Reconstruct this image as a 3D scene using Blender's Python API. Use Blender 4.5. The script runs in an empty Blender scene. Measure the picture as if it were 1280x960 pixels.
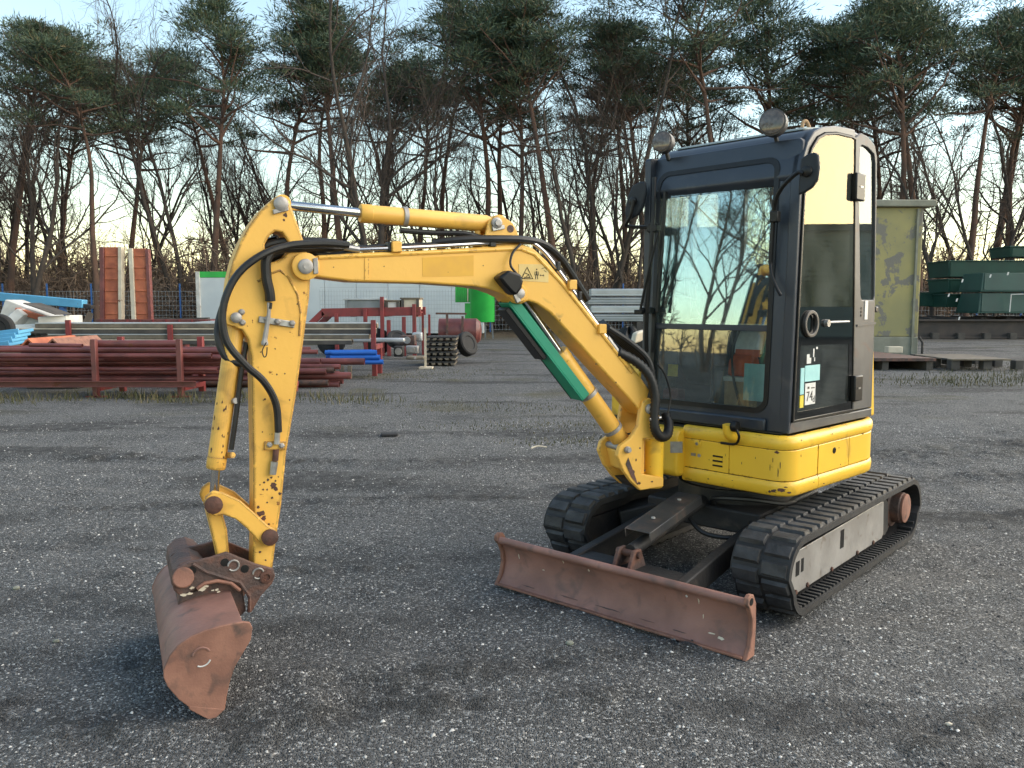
import bpy, bmesh, math, random
import numpy as np
from mathutils import Vector, Matrix
R = math.radians
scene = bpy.context.scene
COL = scene.collection

# ------------------------------------------------------------------ camera, sky, sun, exposure
FPX, PITCH, CAMH = 1027.0, R(5.5), 1.545
cam_data = bpy.data.cameras.new('camera')
cam = bpy.data.objects.new('camera', cam_data); COL.objects.link(cam)
cam_data.sensor_width = 36.0; cam_data.lens = FPX / 1280.0 * 36.0
cam_data.clip_start = 0.05; cam_data.clip_end = 2000
cam.location = (0, 0, CAMH); cam.rotation_euler = (R(90) - PITCH, 0, 0)
scene.camera = cam

SUN_AZ, SUN_EL = R(80), R(12.0)          # azimuth from +Y towards +X
world = bpy.data.worlds.new('World'); scene.world = world; world.use_nodes = True
wn = world.node_tree; wn.nodes.clear()
sky = wn.nodes.new('ShaderNodeTexSky'); sky.sky_type = 'NISHITA'; sky.sun_disc = False
sky.sun_elevation = SUN_EL; sky.sun_rotation = SUN_AZ
sky.air_density = 1.15; sky.dust_density = 0.25; sky.ozone_density = 1.5; sky.altitude = 20
bg = wn.nodes.new('ShaderNodeBackground'); bg.inputs['Strength'].default_value = 0.075
wo = wn.nodes.new('ShaderNodeOutputWorld')
wb = wn.nodes.new('ShaderNodeMix'); wb.data_type = 'RGBA'; wb.blend_type = 'MULTIPLY'; wb.inputs['Factor'].default_value = 1.0   # camera white balance
wb.inputs[7].default_value = (1.08, 1.0, 0.93, 1)
wn.links.new(sky.outputs['Color'], wb.inputs[6]); wn.links.new(wb.outputs[2], bg.inputs['Color']); wn.links.new(bg.outputs['Background'], wo.inputs['Surface'])

sl = bpy.data.lights.new('sun', 'SUN'); sl.energy = 1.5; sl.angle = R(110); sl.color = (1.0, 0.86, 0.68)
sun = bpy.data.objects.new('sun', sl); COL.objects.link(sun)
sd = Vector((math.sin(SUN_AZ) * math.cos(SUN_EL), math.cos(SUN_AZ) * math.cos(SUN_EL), math.sin(SUN_EL)))
sun.rotation_euler = sd.to_track_quat('Z', 'Y').to_euler()
scene.view_settings.view_transform = 'Standard'; scene.view_settings.look = 'None'
scene.view_settings.exposure = 2.6; scene.view_settings.gamma = 1.0
scene.view_settings.use_curve_mapping = False
try:
    scene.cycles.max_bounces = 8; scene.cycles.transparent_max_bounces = 24; scene.cycles.caustics_reflective = False
except Exception: pass

# ------------------------------------------------------------------ frames: cab, undercarriage, boom
class Frame:
    """a: forward, l: towards the machine's left, z: up"""
    def __init__(s, x, y, yaw):
        s.o = np.array([x, y, 0.0]); t = R(yaw)
        s.A = np.array([-math.sin(t), -math.cos(t), 0.0]); s.L = np.array([math.cos(t), -math.sin(t), 0.0])
        s.Z = np.array([0, 0, 1.0])
    def __call__(s, a, l, z): return s.o + s.A * a + s.L * l + s.Z * z
CF = Frame(1.368, 4.965, 46.2)
UF = Frame(1.368, 4.965, 41.5)
BF = Frame(0.79, 4.41, 64.3)
WF = Frame(0, 0, 0)                        # a = -Y, l = +X
_fw = np.array([0, math.cos(PITCH), -math.sin(PITCH)]); _up = np.array([0, math.sin(PITCH), math.cos(PITCH)]); _rt = np.array([1.0, 0, 0])
_O = np.array([0, 0, CAMH])
def trace(fr, x, y, l):
    """survey a point of the photograph on the vertical plane at lateral distance l of a frame -> (a, z)"""
    d = _fw + _rt * (x - 640) / FPX + _up * (480 - y) / FPX
    p0 = fr(0, l, 0); t = ((p0 - _O) @ fr.L) / (d @ fr.L); q = _O + d * t - fr.o
    return (float(q @ fr.A), float(q[2]))
def traceF(fr, x, y, a):
    d = _fw + _rt * (x - 640) / FPX + _up * (480 - y) / FPX
    p0 = fr(a, 0, 0); t = ((p0 - _O) @ fr.A) / (d @ fr.A); q = _O + d * t - fr.o
    return (float(q @ fr.L), float(q[2]))
def at(x, y, Y):
    d = _fw + _rt * (x - 640) / FPX + _up * (480 - y) / FPX
    return _O + d * (Y / d[1])

# ------------------------------------------------------------------ materials
MATS = {}
def mat(name, c1, c2=None, scale=6.0, rough=0.6, metal=0.0, bump=0.0, bscale=60.0, rust=None, rustcol=(0.09, 0.035, 0.02),
        rscale=9.0, detail=6.0, spec=0.5, contrast=(0.35, 0.65), dust=None, rough2=None, grime=None):
    m = bpy.data.materials.new(name); m.use_nodes = True; nt = m.node_tree; N = nt.nodes; Lk = nt.links
    b = N['Principled BSDF']; b.inputs['Roughness'].default_value = rough; b.inputs['Metallic'].default_value = metal
    b.inputs['Specular IOR Level'].default_value = spec
    tc = N.new('ShaderNodeNewGeometry')
    def noise(sc, det=detail, dist=0.0):
        n = N.new('ShaderNodeTexNoise'); n.inputs['Scale'].default_value = sc; n.inputs['Detail'].default_value = det
        n.inputs['Distortion'].default_value = dist
        Lk.new(tc.outputs['Position'], n.inputs['Vector']); return n
    def ramp(src, p0, p1):
        r = N.new('ShaderNodeMapRange'); r.inputs['From Min'].default_value = p0; r.inputs['From Max'].default_value = p1
        Lk.new(src, r.inputs['Value']); return r.outputs['Result']
    def mix(fac, a, bcol):
        x = N.new('ShaderNodeMix'); x.data_type = 'RGBA'; Lk.new(fac, x.inputs['Factor'])
        for s, v in (('A', a), ('B', bcol)):
            i = [k for k in x.inputs if k.name == s and k.type == 'RGBA'][0]
            if isinstance(v, tuple): i.default_value = (*v, 1)
            else: Lk.new(v, i)
        return [o for o in x.outputs if o.type == 'RGBA'][0]
    col = None
    if c2 is None: c2 = tuple(v * 0.8 for v in c1)
    n1 = noise(scale); col = mix(ramp(n1.outputs['Fac'], *contrast), c1, c2)
    if grime:
        n = noise(grime[1], 8, 0.6); col = mix(ramp(n.outputs['Fac'], 0.66 - grime[0], 0.80 - grime[0] * 0.6), col, grime[2])
    rfac = None
    if rust:
        n2 = noise(rscale, 10, 0.3); n2.inputs['Roughness'].default_value = 0.64; rfac = ramp(n2.outputs['Fac'], rust, rust + 0.035)
        n3 = noise(90, 3); rc = mix(ramp(n3.outputs['Fac'], .3, .7), rustcol, tuple(min(1, v * 2.2) for v in rustcol))
        col = mix(rfac, col, rc)
        x = N.new('ShaderNodeMix'); x.data_type = 'FLOAT'; Lk.new(rfac, x.inputs['Factor'])
        x.inputs[2].default_value = rough; x.inputs[3].default_value = 0.9; Lk.new(x.outputs[0], b.inputs['Roughness'])
    if rough2 and not rust:
        n4 = noise(scale * 2.3); r = N.new('ShaderNodeMapRange'); r.inputs['From Min'].default_value = .3; r.inputs['From Max'].default_value = .7
        r.inputs['To Min'].default_value = rough; r.inputs['To Max'].default_value = rough2
        Lk.new(n4.outputs['Fac'], r.inputs['Value']); Lk.new(r.outputs['Result'], b.inputs['Roughness'])
    Lk.new(col, b.inputs['Base Color'])
    if bump:
        nb = noise(bscale, 5); bp = N.new('ShaderNodeBump'); bp.inputs['Strength'].default_value = bump; bp.inputs['Distance'].default_value = 0.02
        Lk.new(nb.outputs['Fac'], bp.inputs['Height']); Lk.new(bp.outputs['Normal'], b.inputs['Normal'])
    MATS[name] = m; return m
def island_mat(name, cols, rough=0.8, bump=0.0, translucent=0.0):
    """colour picked per loose piece (stone, leaf, needle) from a ramp"""
    m = bpy.data.materials.new(name); m.use_nodes = True; nt = m.node_tree; N = nt.nodes; b = N['Principled BSDF']
    g = N.new('ShaderNodeNewGeometry'); cr = N.new('ShaderNodeValToRGB'); cr.color_ramp.interpolation = 'LINEAR'
    e = cr.color_ramp.elements
    while len(e) < len(cols): e.new(0.5)
    for i, (p, c) in enumerate(cols): e[i].position = p; e[i].color = (*c, 1)
    nt.links.new(g.outputs['Random Per Island'], cr.inputs['Fac']); nt.links.new(cr.outputs['Color'], b.inputs['Base Color'])
    b.inputs['Roughness'].default_value = rough; b.inputs['Specular IOR Level'].default_value = 0.3
    MATS[name] = m; return m
def glass_mat(name, refl, tint, base=0.06, dust=0.14):
    m = bpy.data.materials.new(name); m.use_nodes = True; nt = m.node_tree; N = nt.nodes; N.clear()
    out = N.new('ShaderNodeOutputMaterial'); gl = N.new('ShaderNodeBsdfGlossy'); gl.inputs['Roughness'].default_value = 0.015
    gl.inputs['Color'].default_value = (*refl, 1); tr = N.new('ShaderNodeBsdfTransparent'); tr.inputs['Color'].default_value = (*tint, 1)
    fr = N.new('ShaderNodeFresnel'); fr.inputs['IOR'].default_value = 1.6
    ad = N.new('ShaderNodeMath'); ad.operation = 'ADD'; ad.use_clamp = True; ad.inputs[1].default_value = base
    mx = N.new('ShaderNodeMixShader'); nt.links.new(fr.outputs[0], ad.inputs[0]); nt.links.new(ad.outputs[0], mx.inputs[0])
    nt.links.new(tr.outputs[0], mx.inputs[1]); nt.links.new(gl.outputs[0], mx.inputs[2]); 
    # thin uneven film of dust
    g = N.new('ShaderNodeNewGeometry'); n = N.new('ShaderNodeTexNoise'); n.inputs['Scale'].default_value = 5.0; n.inputs['Detail'].default_value = 8; nt.links.new(g.outputs['Position'], n.inputs['Vector'])
    r = N.new('ShaderNodeMapRange'); r.inputs['From Min'].default_value = .35; r.inputs['From Max'].default_value = .75; r.inputs['To Min'].default_value = .02; r.inputs['To Max'].default_value = dust; nt.links.new(n.outputs['Fac'], r.inputs['Value'])
    df = N.new('ShaderNodeBsdfDiffuse'); df.inputs['Color'].default_value = (0.30, 0.32, 0.31, 1); m2 = N.new('ShaderNodeMixShader')
    nt.links.new(r.outputs[0], m2.inputs[0]); nt.links.new(mx.outputs[0], m2.inputs[1]); nt.links.new(df.outputs[0], m2.inputs[2]); nt.links.new(m2.outputs[0], out.inputs['Surface'])
    MATS[name] = m; return m

def edge_wear(name, radius, thr, col=(0.075, 0.028, 0.016)):
    m = MATS[name]; nt = m.node_tree; N = nt.nodes; Lk = nt.links; b = N['Principled BSDF']; src = b.inputs['Base Color'].links[0].from_socket
    bv = N.new('ShaderNodeBevel'); bv.samples = 4; bv.inputs['Radius'].default_value = radius; g = N.new('ShaderNodeNewGeometry')
    d = N.new('ShaderNodeVectorMath'); d.operation = 'DOT_PRODUCT'; Lk.new(bv.outputs[0], d.inputs[0]); Lk.new(g.outputs['True Normal'], d.inputs[1])
    n = N.new('ShaderNodeTexNoise'); n.inputs['Scale'].default_value = 34; n.inputs['Detail'].default_value = 6; Lk.new(g.outputs['Position'], n.inputs['Vector'])
    r1 = N.new('ShaderNodeMapRange'); r1.inputs['From Min'].default_value = .99; r1.inputs['From Max'].default_value = .90; Lk.new(d.outputs['Value'], r1.inputs['Value'])
    r2 = N.new('ShaderNodeMapRange'); r2.inputs['From Min'].default_value = thr; r2.inputs['From Max'].default_value = thr + .08; Lk.new(n.outputs['Fac'], r2.inputs['Value'])
    mu = N.new('ShaderNodeMath'); mu.operation = 'MULTIPLY'; Lk.new(r1.outputs[0], mu.inputs[0]); Lk.new(r2.outputs[0], mu.inputs[1])
    x = N.new('ShaderNodeMix'); x.data_type = 'RGBA'; Lk.new(mu.outputs[0], x.inputs['Factor']); Lk.new(src, x.inputs[6]); x.inputs[7].default_value = (*col, 1); Lk.new(x.outputs[2], b.inputs['Base Color'])
YEL = (0.84, 0.475, 0.085); YEL2 = (0.79, 0.435, 0.08)
mat('yellow_paint', YEL, YEL2, 3.0, 0.42, rust=0.725, rscale=24, bump=0.03, bscale=40, grime=(0.05, 7, (0.42, 0.25, 0.06)))
mat('yellow_worn', YEL, YEL2, 4.0, 0.48, rust=0.655, rscale=20, bump=0.05, bscale=40, rustcol=(0.10, 0.03, 0.012), grime=(0.08, 8, (0.46, 0.25, 0.05)))
mat('yellow_body', (0.86, 0.525, 0.04), (0.81, 0.48, 0.04), 3.0, 0.36, rust=0.685, rscale=15, bump=0.02, bscale=30, rustcol=(0.10, 0.03, 0.015), grime=(0.06, 5, (0.42, 0.24, 0.04)))
edge_wear('yellow_worn', .016, .36); edge_wear('yellow_body', .010, .56); edge_wear('yellow_paint', .010, .56)
mat('yellow_faded', (0.72, 0.39, 0.04), (0.66, 0.35, 0.045), 14, 0.5)
mat('pale_yellow_decal', (0.70, 0.52, 0.20), (0.66, 0.46, 0.16), 20, 0.5)
mat('black_ink', (0.03, 0.022, 0.015), None, 20, 0.6)
mat('rust_steel', (0.31, 0.158, 0.124), (0.205, 0.105, 0.083), 5, 0.72, bump=0.09, bscale=90, rough2=0.55, grime=(0.10, 9, (0.12, 0.08, 0.07)))
mat('rust_plate', (0.30, 0.145, 0.100), (0.20, 0.094, 0.066), 9, 0.8, bump=0.10, bscale=120, grime=(0.11, 14, (0.10, 0.062, 0.05)))
mat('rust_dark', (0.125, 0.068, 0.053), (0.055, 0.04, 0.037), 8, 0.7, bump=0.3, bscale=70, grime=(0.16, 10, (0.17, 0.075, 0.05)))
mat('rust_pin', (0.11, 0.045, 0.03), (0.06, 0.03, 0.022), 30, 0.7, bump=0.2)
mat('bare_steel', (0.40, 0.385, 0.37), (0.30, 0.285, 0.27), 5, 0.45, metal=0.5, bump=0.05, rough2=0.6, grime=(0.06, 12, (0.18, 0.14, 0.11)))
mat('worn_zinc', (0.42, 0.42, 0.41), (0.30, 0.29, 0.28), 30, 0.4, metal=0.7)
mat('chrome', (0.62, 0.62, 0.63), (0.5, 0.5, 0.5), 10, 0.15, metal=1.0)
mat('dark_frame', (0.014, 0.014, 0.015), (0.028, 0.025, 0.024), 5, 0.65, bump=0.15, bscale=50, grime=(0.08, 8, (0.07, 0.055, 0.045)))
mat('guard_steel', (0.045, 0.047, 0.052), (0.07, 0.066, 0.064), 7, 0.5, metal=0.3, bump=0.05, grime=(0.15, 9, (0.15, 0.105, 0.085)))
mat('rubber', (0.013, 0.013, 0.014), (0.022, 0.022, 0.023), 9, 0.62, bump=0.1, bscale=60, rough2=0.8)
mat('rubber_worn', (0.052, 0.052, 0.054), (0.016, 0.016, 0.017), 11, 0.55, bump=0.2, bscale=70, rough2=0.75)
mat('hose', (0.009, 0.009, 0.010), (0.014, 0.014, 0.014), 30, 0.5)
mat('black_plastic', (0.008, 0.008, 0.009), (0.013, 0.013, 0.013), 12, 0.4, spec=0.3)
mat('black_glass', (0.005, 0.006, 0.006), (0.007, 0.008, 0.008), 12, 0.04, spec=0.5)
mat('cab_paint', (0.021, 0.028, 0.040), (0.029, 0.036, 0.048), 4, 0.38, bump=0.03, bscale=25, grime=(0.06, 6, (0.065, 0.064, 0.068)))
mat('mirror_shell', (0.016, 0.020, 0.026), (0.024, 0.028, 0.034), 8, 0.5, spec=0.3)
mat('cab_side_paint', (0.06, 0.061, 0.064), (0.09, 0.09, 0.09), 5, 0.5, bump=0.03, bscale=25, grime=(0.10, 9, (0.10, 0.06, 0.045)))
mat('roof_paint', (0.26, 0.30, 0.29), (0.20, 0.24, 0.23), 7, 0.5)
mat('seat_fabric', (0.024, 0.025, 0.027), (0.040, 0.040, 0.042), 40, 0.85)
mat('interior', (0.085, 0.088, 0.088), (0.11, 0.11, 0.108), 8, 0.7)
mat('lamp_shell', (0.045, 0.042, 0.04), (0.075, 0.066, 0.06), 20, 0.5)
mat('lamp_lens', (0.075, 0.062, 0.055), (0.17, 0.14, 0.12), 30, 0.08)
mat('green_guard', (0.012, 0.26, 0.15), (0.012, 0.21, 0.12), 5, 0.5, grime=(0.05, 9, (0.05, 0.14, 0.09)))
mat('label_blue', (0.33, 0.62, 0.62), (0.29, 0.56, 0.57), 30, 0.5)
mat('label_white', (0.70, 0.70, 0.67), (0.6, 0.6, 0.58), 30, 0.5)
mat('label_yellow', (0.75, 0.6, 0.05), None, 30, 0.5)
mat('cardboard', (0.50, 0.33, 0.18), (0.42, 0.27, 0.15), 20, 0.85)
mat('orange_vest', (0.72, 0.13, 0.04), (0.62, 0.1, 0.03), 20, 0.8)
mat('red_pipe', (0.19, 0.056, 0.050), (0.105, 0.034, 0.031), 3, 0.45, rust=0.62, rscale=4, bump=0.1, bscale=20)
mat('red_paint', (0.24, 0.035, 0.035), (0.16, 0.03, 0.03), 4, 0.55, rust=0.60, rscale=4)
mat('ramp_rust', (0.50, 0.155, 0.075), (0.30, 0.085, 0.045), 2.2, 0.75, bump=0.2, bscale=12)
mat('cream_paint', (0.62, 0.56, 0.44), (0.5, 0.43, 0.33), 3, 0.6, rust=0.66, rscale=3)
mat('white_sheet', (0.55, 0.60, 0.62), (0.48, 0.53, 0.56), 1.2, 0.5)
mat('wire_grey', (0.40, 0.43, 0.45), None, 3, 0.5, metal=0.4)
mat('bright_green', (0.03, 0.44, 0.07), (0.025, 0.36, 0.06), 2, 0.45)
mat('blue_paint', (0.10, 0.36, 0.58), (0.08, 0.29, 0.48), 2, 0.5, rust=0.66, rscale=3)
mat('blue_post', (0.04, 0.14, 0.40), None, 2, 0.5)
mat('blue_tube', (0.02, 0.13, 0.50), (0.02, 0.10, 0.40), 3, 0.4)
mat('grey_metal', (0.24, 0.26, 0.28), (0.18, 0.20, 0.21), 2, 0.45, metal=0.3)
mat('silver_metal', (0.50, 0.52, 0.54), (0.40, 0.42, 0.43), 2, 0.4, metal=0.4)
mat('weathered_wood', (0.20, 0.165, 0.12), (0.12, 0.10, 0.075), 5, 0.85, bump=0.2, bscale=15)
mat('dark_wood', (0.09, 0.08, 0.07), (0.055, 0.05, 0.045), 4, 0.85)
mat('white_plastic', (0.62, 0.62, 0.60), (0.48, 0.46, 0.42), 3, 0.6, rust=0.64, rscale=3, rustcol=(.16, .08, .04))
mat('green_skip', (0.010, 0.058, 0.042), (0.008, 0.042, 0.032), 1.3, 0.5, bump=0.1, bscale=4)
mat('beam_steel', (0.030, 0.027, 0.026), (0.055, 0.042, 0.036), 2, 0.7)
mat('weather_cabinet', (0.34, 0.30, 0.13), (0.27, 0.25, 0.125), 1.4, 0.85, rust=0.515, rscale=1.9, rustcol=(0.115, 0.108, 0.092), bump=0.1, bscale=8)
mat('concrete', (0.26, 0.26, 0.21), (0.19, 0.19, 0.15), 3, 0.9, bump=0.2, bscale=20)
mat('bark_dark', (0.075, 0.060, 0.050), (0.045, 0.037, 0.032), 2.5, 0.95, bump=0.5, bscale=9)
mat('bark_twig', (0.095, 0.072, 0.060), (0.065, 0.050, 0.043), 1.5, 0.95)
mat('bark_pine', (0.150, 0.085, 0.060), (0.085, 0.058, 0.047), 1.2, 0.95, bump=0.5, bscale=8)
mat('bark_grey', (0.12, 0.10, 0.088), (0.085, 0.072, 0.064), 1.5, 0.95, bump=0.4, bscale=8)
mat('tyre', (0.016, 0.016, 0.017), None, 9, 0.8)
mat('hall_cladding', (0.46, 0.55, 0.50), (0.40, 0.48, 0.44), 1.0, 0.6)
island_mat('pine_needles', [(0, (0.036, 0.062, 0.048)), (0.45, (0.060, 0.096, 0.060)), (0.85, (0.090, 0.120, 0.064)), (1.0, (0.15, 0.115, 0.06))], 0.7)
island_mat('brush_twigs', [(0, (0.105, 0.078, 0.062)), (0.5, (0.18, 0.13, 0.098)), (1.0, (0.28, 0.20, 0.145))], 0.95)
island_mat('gravel_stones', [(0, (0.045, 0.045, 0.045)), (0.50, (0.09, 0.089, 0.087)), (0.78, (0.20, 0.197, 0.19)), (0.90, (0.42, 0.41, 0.39)), (1.0, (0.68, 0.66, 0.62))], 0.8)
island_mat('grass_blades', [(0, (0.045, 0.052, 0.020)), (0.5, (0.085, 0.085, 0.035)), (1.0, (0.19, 0.155, 0.085))], 0.9)
glass_mat('windshield_glass', (0.72, 0.90, 0.94), (0.88, 0.94, 0.93), 0.13)
glass_mat('clear_glass', (0.85, 0.92, 0.95), (0.90, 0.95, 0.94), 0.02)
glass_mat('door_glass', (1.0, 0.88, 0.64), (0.80, 0.88, 0.85), 0.0)  # sunset glow put into the warm reflection colour
glass_mat('dark_glass', (0.8, 0.85, 0.85), (0.62, 0.72, 0.70), 0.02)

# ------------------------------------------------------------------ mesh collector
def catmull(pts, n=6):
    P = [np.array(p, float) for p in pts]; out = []
    for i in range(len(P) - 1):
        p0 = P[max(i - 1, 0)]; p1 = P[i]; p2 = P[i + 1]; p3 = P[min(i + 2, len(P) - 1)]
        for k in range(n):
            t = k / n
            out.append(0.5 * ((2 * p1) + (-p0 + p2) * t + (2 * p0 - 5 * p1 + 4 * p2 - p3) * t * t + (-p0 + 3 * p1 - 3 * p2 + p3) * t ** 3))
    out.append(P[-1]); return out
def rrect(x0, x1, y0, y1, r, n=5):
    """rounded rectangle, anticlockwise, 4*(n+1) points; r one number or four (x0y0, x1y0, x1y1, x0y1)"""
    rs = r if isinstance(r, (list, tuple)) else (r,) * 4; o = []
    for (cx, cy, sx, sy, a0), q in zip(((x0, y0, 1, 1, 180), (x1, y0, -1, 1, 270), (x1, y1, -1, -1, 0), (x0, y1, 1, -1, 90)), rs):
        for k in range(n + 1):
            a = R(a0 + 90 * k / n); o.append((cx + sx * q + q * math.cos(a), cy + sy * q + q * math.sin(a)))
    return o
class MB:
    def __init__(s): s.v = []; s.f = []
    def add(s, vs, fs):
        b = len(s.v); s.v += [tuple(map(float, p)) for p in vs]; s.f += [tuple(b + i for i in f) for f in fs]; return s
    def box(s, fr, a0, a1, l0, l1, z0, z1):
        vs = [fr(a, l, z) for a in (a0, a1) for l in (l0, l1) for z in (z0, z1)]
        return s.add(vs, [(0, 1, 3, 2), (4, 6, 7, 5), (0, 4, 5, 1), (2, 3, 7, 6), (0, 2, 6, 4), (1, 5, 7, 3)])
    def obox(s, c, ax, ay, az):
        """box from a centre and three half-axis vectors"""
        c, ax, ay, az = [np.array(q, float) for q in (c, ax, ay, az)]
        vs = [c + i * ax + j * ay + k * az for i in (-1, 1) for j in (-1, 1) for k in (-1, 1)]
        return s.add(vs, [(0, 1, 3, 2), (4, 6, 7, 5), (0, 4, 5, 1), (2, 3, 7, 6), (0, 2, 6, 4), (1, 5, 7, 3)])
    def bar(s, p, q, w, h, upv=(0, 0, 1)):
        p = np.array(p, float); q = np.array(q, float); d = q - p; n = np.linalg.norm(d); d /= n
        x = np.cross(d, upv); x /= np.linalg.norm(x) + 1e-9; y = np.cross(x, d)
        return s.obox((p + q) / 2, d * n / 2, x * w / 2, y * h / 2)
    def prism(s, fr, prof, l0, l1):
        """profile of (a, z) points pushed from l0 to l1"""
        n = len(prof); vs = [fr(a, l0, z) for a, z in prof] + [fr(a, l1, z) for a, z in prof]
        fs = [tuple(range(n))[::-1], tuple(range(n, 2 * n))] + [(i, (i + 1) % n, n + (i + 1) % n, n + i) for i in range(n)]
        return s.add(vs, fs)
    def ring(s, outer, inner, tf, d0, d1):
        """plate with a hole: two matched outlines, tf(u, v, d) -> world"""
        n = len(outer); vs = [tf(*p, d) for d in (d0, d1) for lp in (outer, inner) for p in lp]; fs = []
        for i in range(n):
            j = (i + 1) % n
            fs += [(i, j, n + j, n + i), (2 * n + i, 3 * n + i, 3 * n + j, 2 * n + j), (i, 2 * n + i, 2 * n + j, j), (n + i, n + j, 3 * n + j, 3 * n + i)]
        return s.add(vs, fs)
    def plate(s, pts, tf, d0, d1):
        n = len(pts); vs = [tf(*p, d) for d in (d0, d1) for p in pts]
        return s.add(vs, [tuple(range(n)), tuple(range(n, 2 * n))[::-1]] + [(i, n + i, n + (i + 1) % n, (i + 1) % n) for i in range(n)])
    def tube(s, pts, r, n=8, cap=True):
        P = np.array([np.array(p, float) for p in pts]); m = len(P); rr = np.full(m, r) if np.isscalar(r) else np.array(r, float)
        T = np.gradient(P, axis=0); T /= np.linalg.norm(T, axis=1)[:, None] + 1e-12
        u = np.cross(T[0], (0.0, 0, 1)) if abs(T[0][2]) < .9 else np.cross(T[0], (1.0, 0, 0)); u /= np.linalg.norm(u)
        vs = []; ang = np.arange(n) * 2 * math.pi / n; ca, sa = np.cos(ang), np.sin(ang)
        for i in range(m):
            u = u - T[i] * (u @ T[i]); u /= np.linalg.norm(u) + 1e-12; w = np.cross(T[i], u)
            vs += list(P[i] + rr[i] * (ca[:, None] * u + sa[:, None] * w))
        fs = [(i * n + k, i * n + (k + 1) % n, (i + 1) * n + (k + 1) % n, (i + 1) * n + k) for i in range(m - 1) for k in range(n)]
        if cap: fs += [tuple(range(n))[::-1], tuple(range((m - 1) * n, m * n))]
        return s.add(vs, fs)
    def cyl(s, p, q, r, n=16, r2=None): return s.tube([p, q], [r, r if r2 is None else r2], n)
    def lathe(s, p, d, prof, n=20):
        """profile of (distance along d, radius)"""
        p = np.array(p, float); d = np.array(d, float); d /= np.linalg.norm(d)
        u = np.cross(d, (0.0, 0, 1)) if abs(d[2]) < .9 else np.cross(d, (1.0, 0, 0)); u /= np.linalg.norm(u); w = np.cross(d, u)
        vs = [p + d * t + r * (math.cos(2 * math.pi * k / n) * u + math.sin(2 * math.pi * k / n) * w) for t, r in prof for k in range(n)]
        m = len(prof); fs = [(i * n + k, i * n + (k + 1) % n, (i + 1) * n + (k + 1) % n, (i + 1) * n + k) for i in range(m - 1) for k in range(n)]
        fs += [tuple(range(n))[::-1], tuple(range((m - 1) * n, m * n))]
        return s.add(vs, fs)
    def build(s, name, material, parent=None, bevel=0.0, seg=2, smooth=True, origin=None, angle=35):
        o0 = np.array(origin if origin is not None else (parent['_o'] if parent else (0, 0, 0)), float)
        me = bpy.data.meshes.new(name); me.from_pydata([tuple(np.array(p) - o0) for p in s.v], [], s.f)
        bm = bmesh.new(); bm.from_mesh(me); bmesh.ops.recalc_face_normals(bm, faces=bm.faces); bm.to_mesh(me); bm.free()
        me.materials.append(MATS[material] if isinstance(material, str) else material)
        if smooth:
            me.polygons.foreach_set('use_smooth', [True] * len(me.polygons)); me.set_sharp_from_angle(angle=R(angle))
        o = bpy.data.objects.new(name, me); COL.objects.link(o)
        if parent: o.parent = parent
        else: o.location = o0
        o['_o'] = tuple(map(float, o0))
        if bevel:
            b = o.modifiers.new('bevel', 'BEVEL'); b.width = bevel; b.segments = seg; b.limit_method = 'ANGLE'; b.angle_limit = R(40); b.harden_normals = False
        return o
def fast_mesh(name, verts, faces, material, parent=None, smooth=False):
    """numpy mesh: faces is an (n, k) array"""
    me = bpy.data.meshes.new(name); nv = len(verts); nf, k = faces.shape
    me.vertices.add(nv); me.vertices.foreach_set('co', np.ascontiguousarray(verts, np.float32).ravel())
    me.loops.add(nf * k); me.loops.foreach_set('vertex_index', np.ascontiguousarray(faces, np.int32).ravel())
    me.polygons.add(nf); me.polygons.foreach_set('loop_start', np.arange(0, nf * k, k, dtype=np.int32))
    me.polygons.foreach_set('loop_total', np.full(nf, k, np.int32))
    if smooth: me.polygons.foreach_set('use_smooth', np.ones(nf, bool))
    me.update(calc_edges=True); me.validate()
    me.materials.append(MATS[material]); o = bpy.data.objects.new(name, me); COL.objects.link(o)
    if parent: o.parent = parent
    o['_o'] = (0.0, 0.0, 0.0); return o
def tag(o, label=None, cat=None, group=None, kind=None):
    if label: o['label'] = label
    if cat: o['category'] = cat
    if group: o['group'] = group
    if kind: o['kind'] = kind
    return o
def thing(name, label, cat, loc, group=None):
    o = bpy.data.objects.new(name, None); COL.objects.link(o); o.location = tuple(map(float, loc)); o['_o'] = tuple(map(float, loc))
    o.empty_display_size = 0.2; return tag(o, label, cat, group)
ORD = ['first', 'second', 'third', 'fourth', 'fifth', 'sixth', 'seventh', 'eighth', 'ninth', 'tenth', 'eleventh', 'twelfth', 'thirteenth', 'fourteenth',
       'fifteenth', 'sixteenth', 'seventeenth', 'eighteenth', 'nineteenth', 'twentieth']
ORD += ['twenty-' + w for w in ORD[:9]] + ['thirtieth'] + ['thirty-' + w for w in ORD[:9]] + ['fortieth'] + ['forty-' + w for w in ORD[:9]] + ['fiftieth']
rng = np.random.default_rng(7); random.seed(7)

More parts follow.
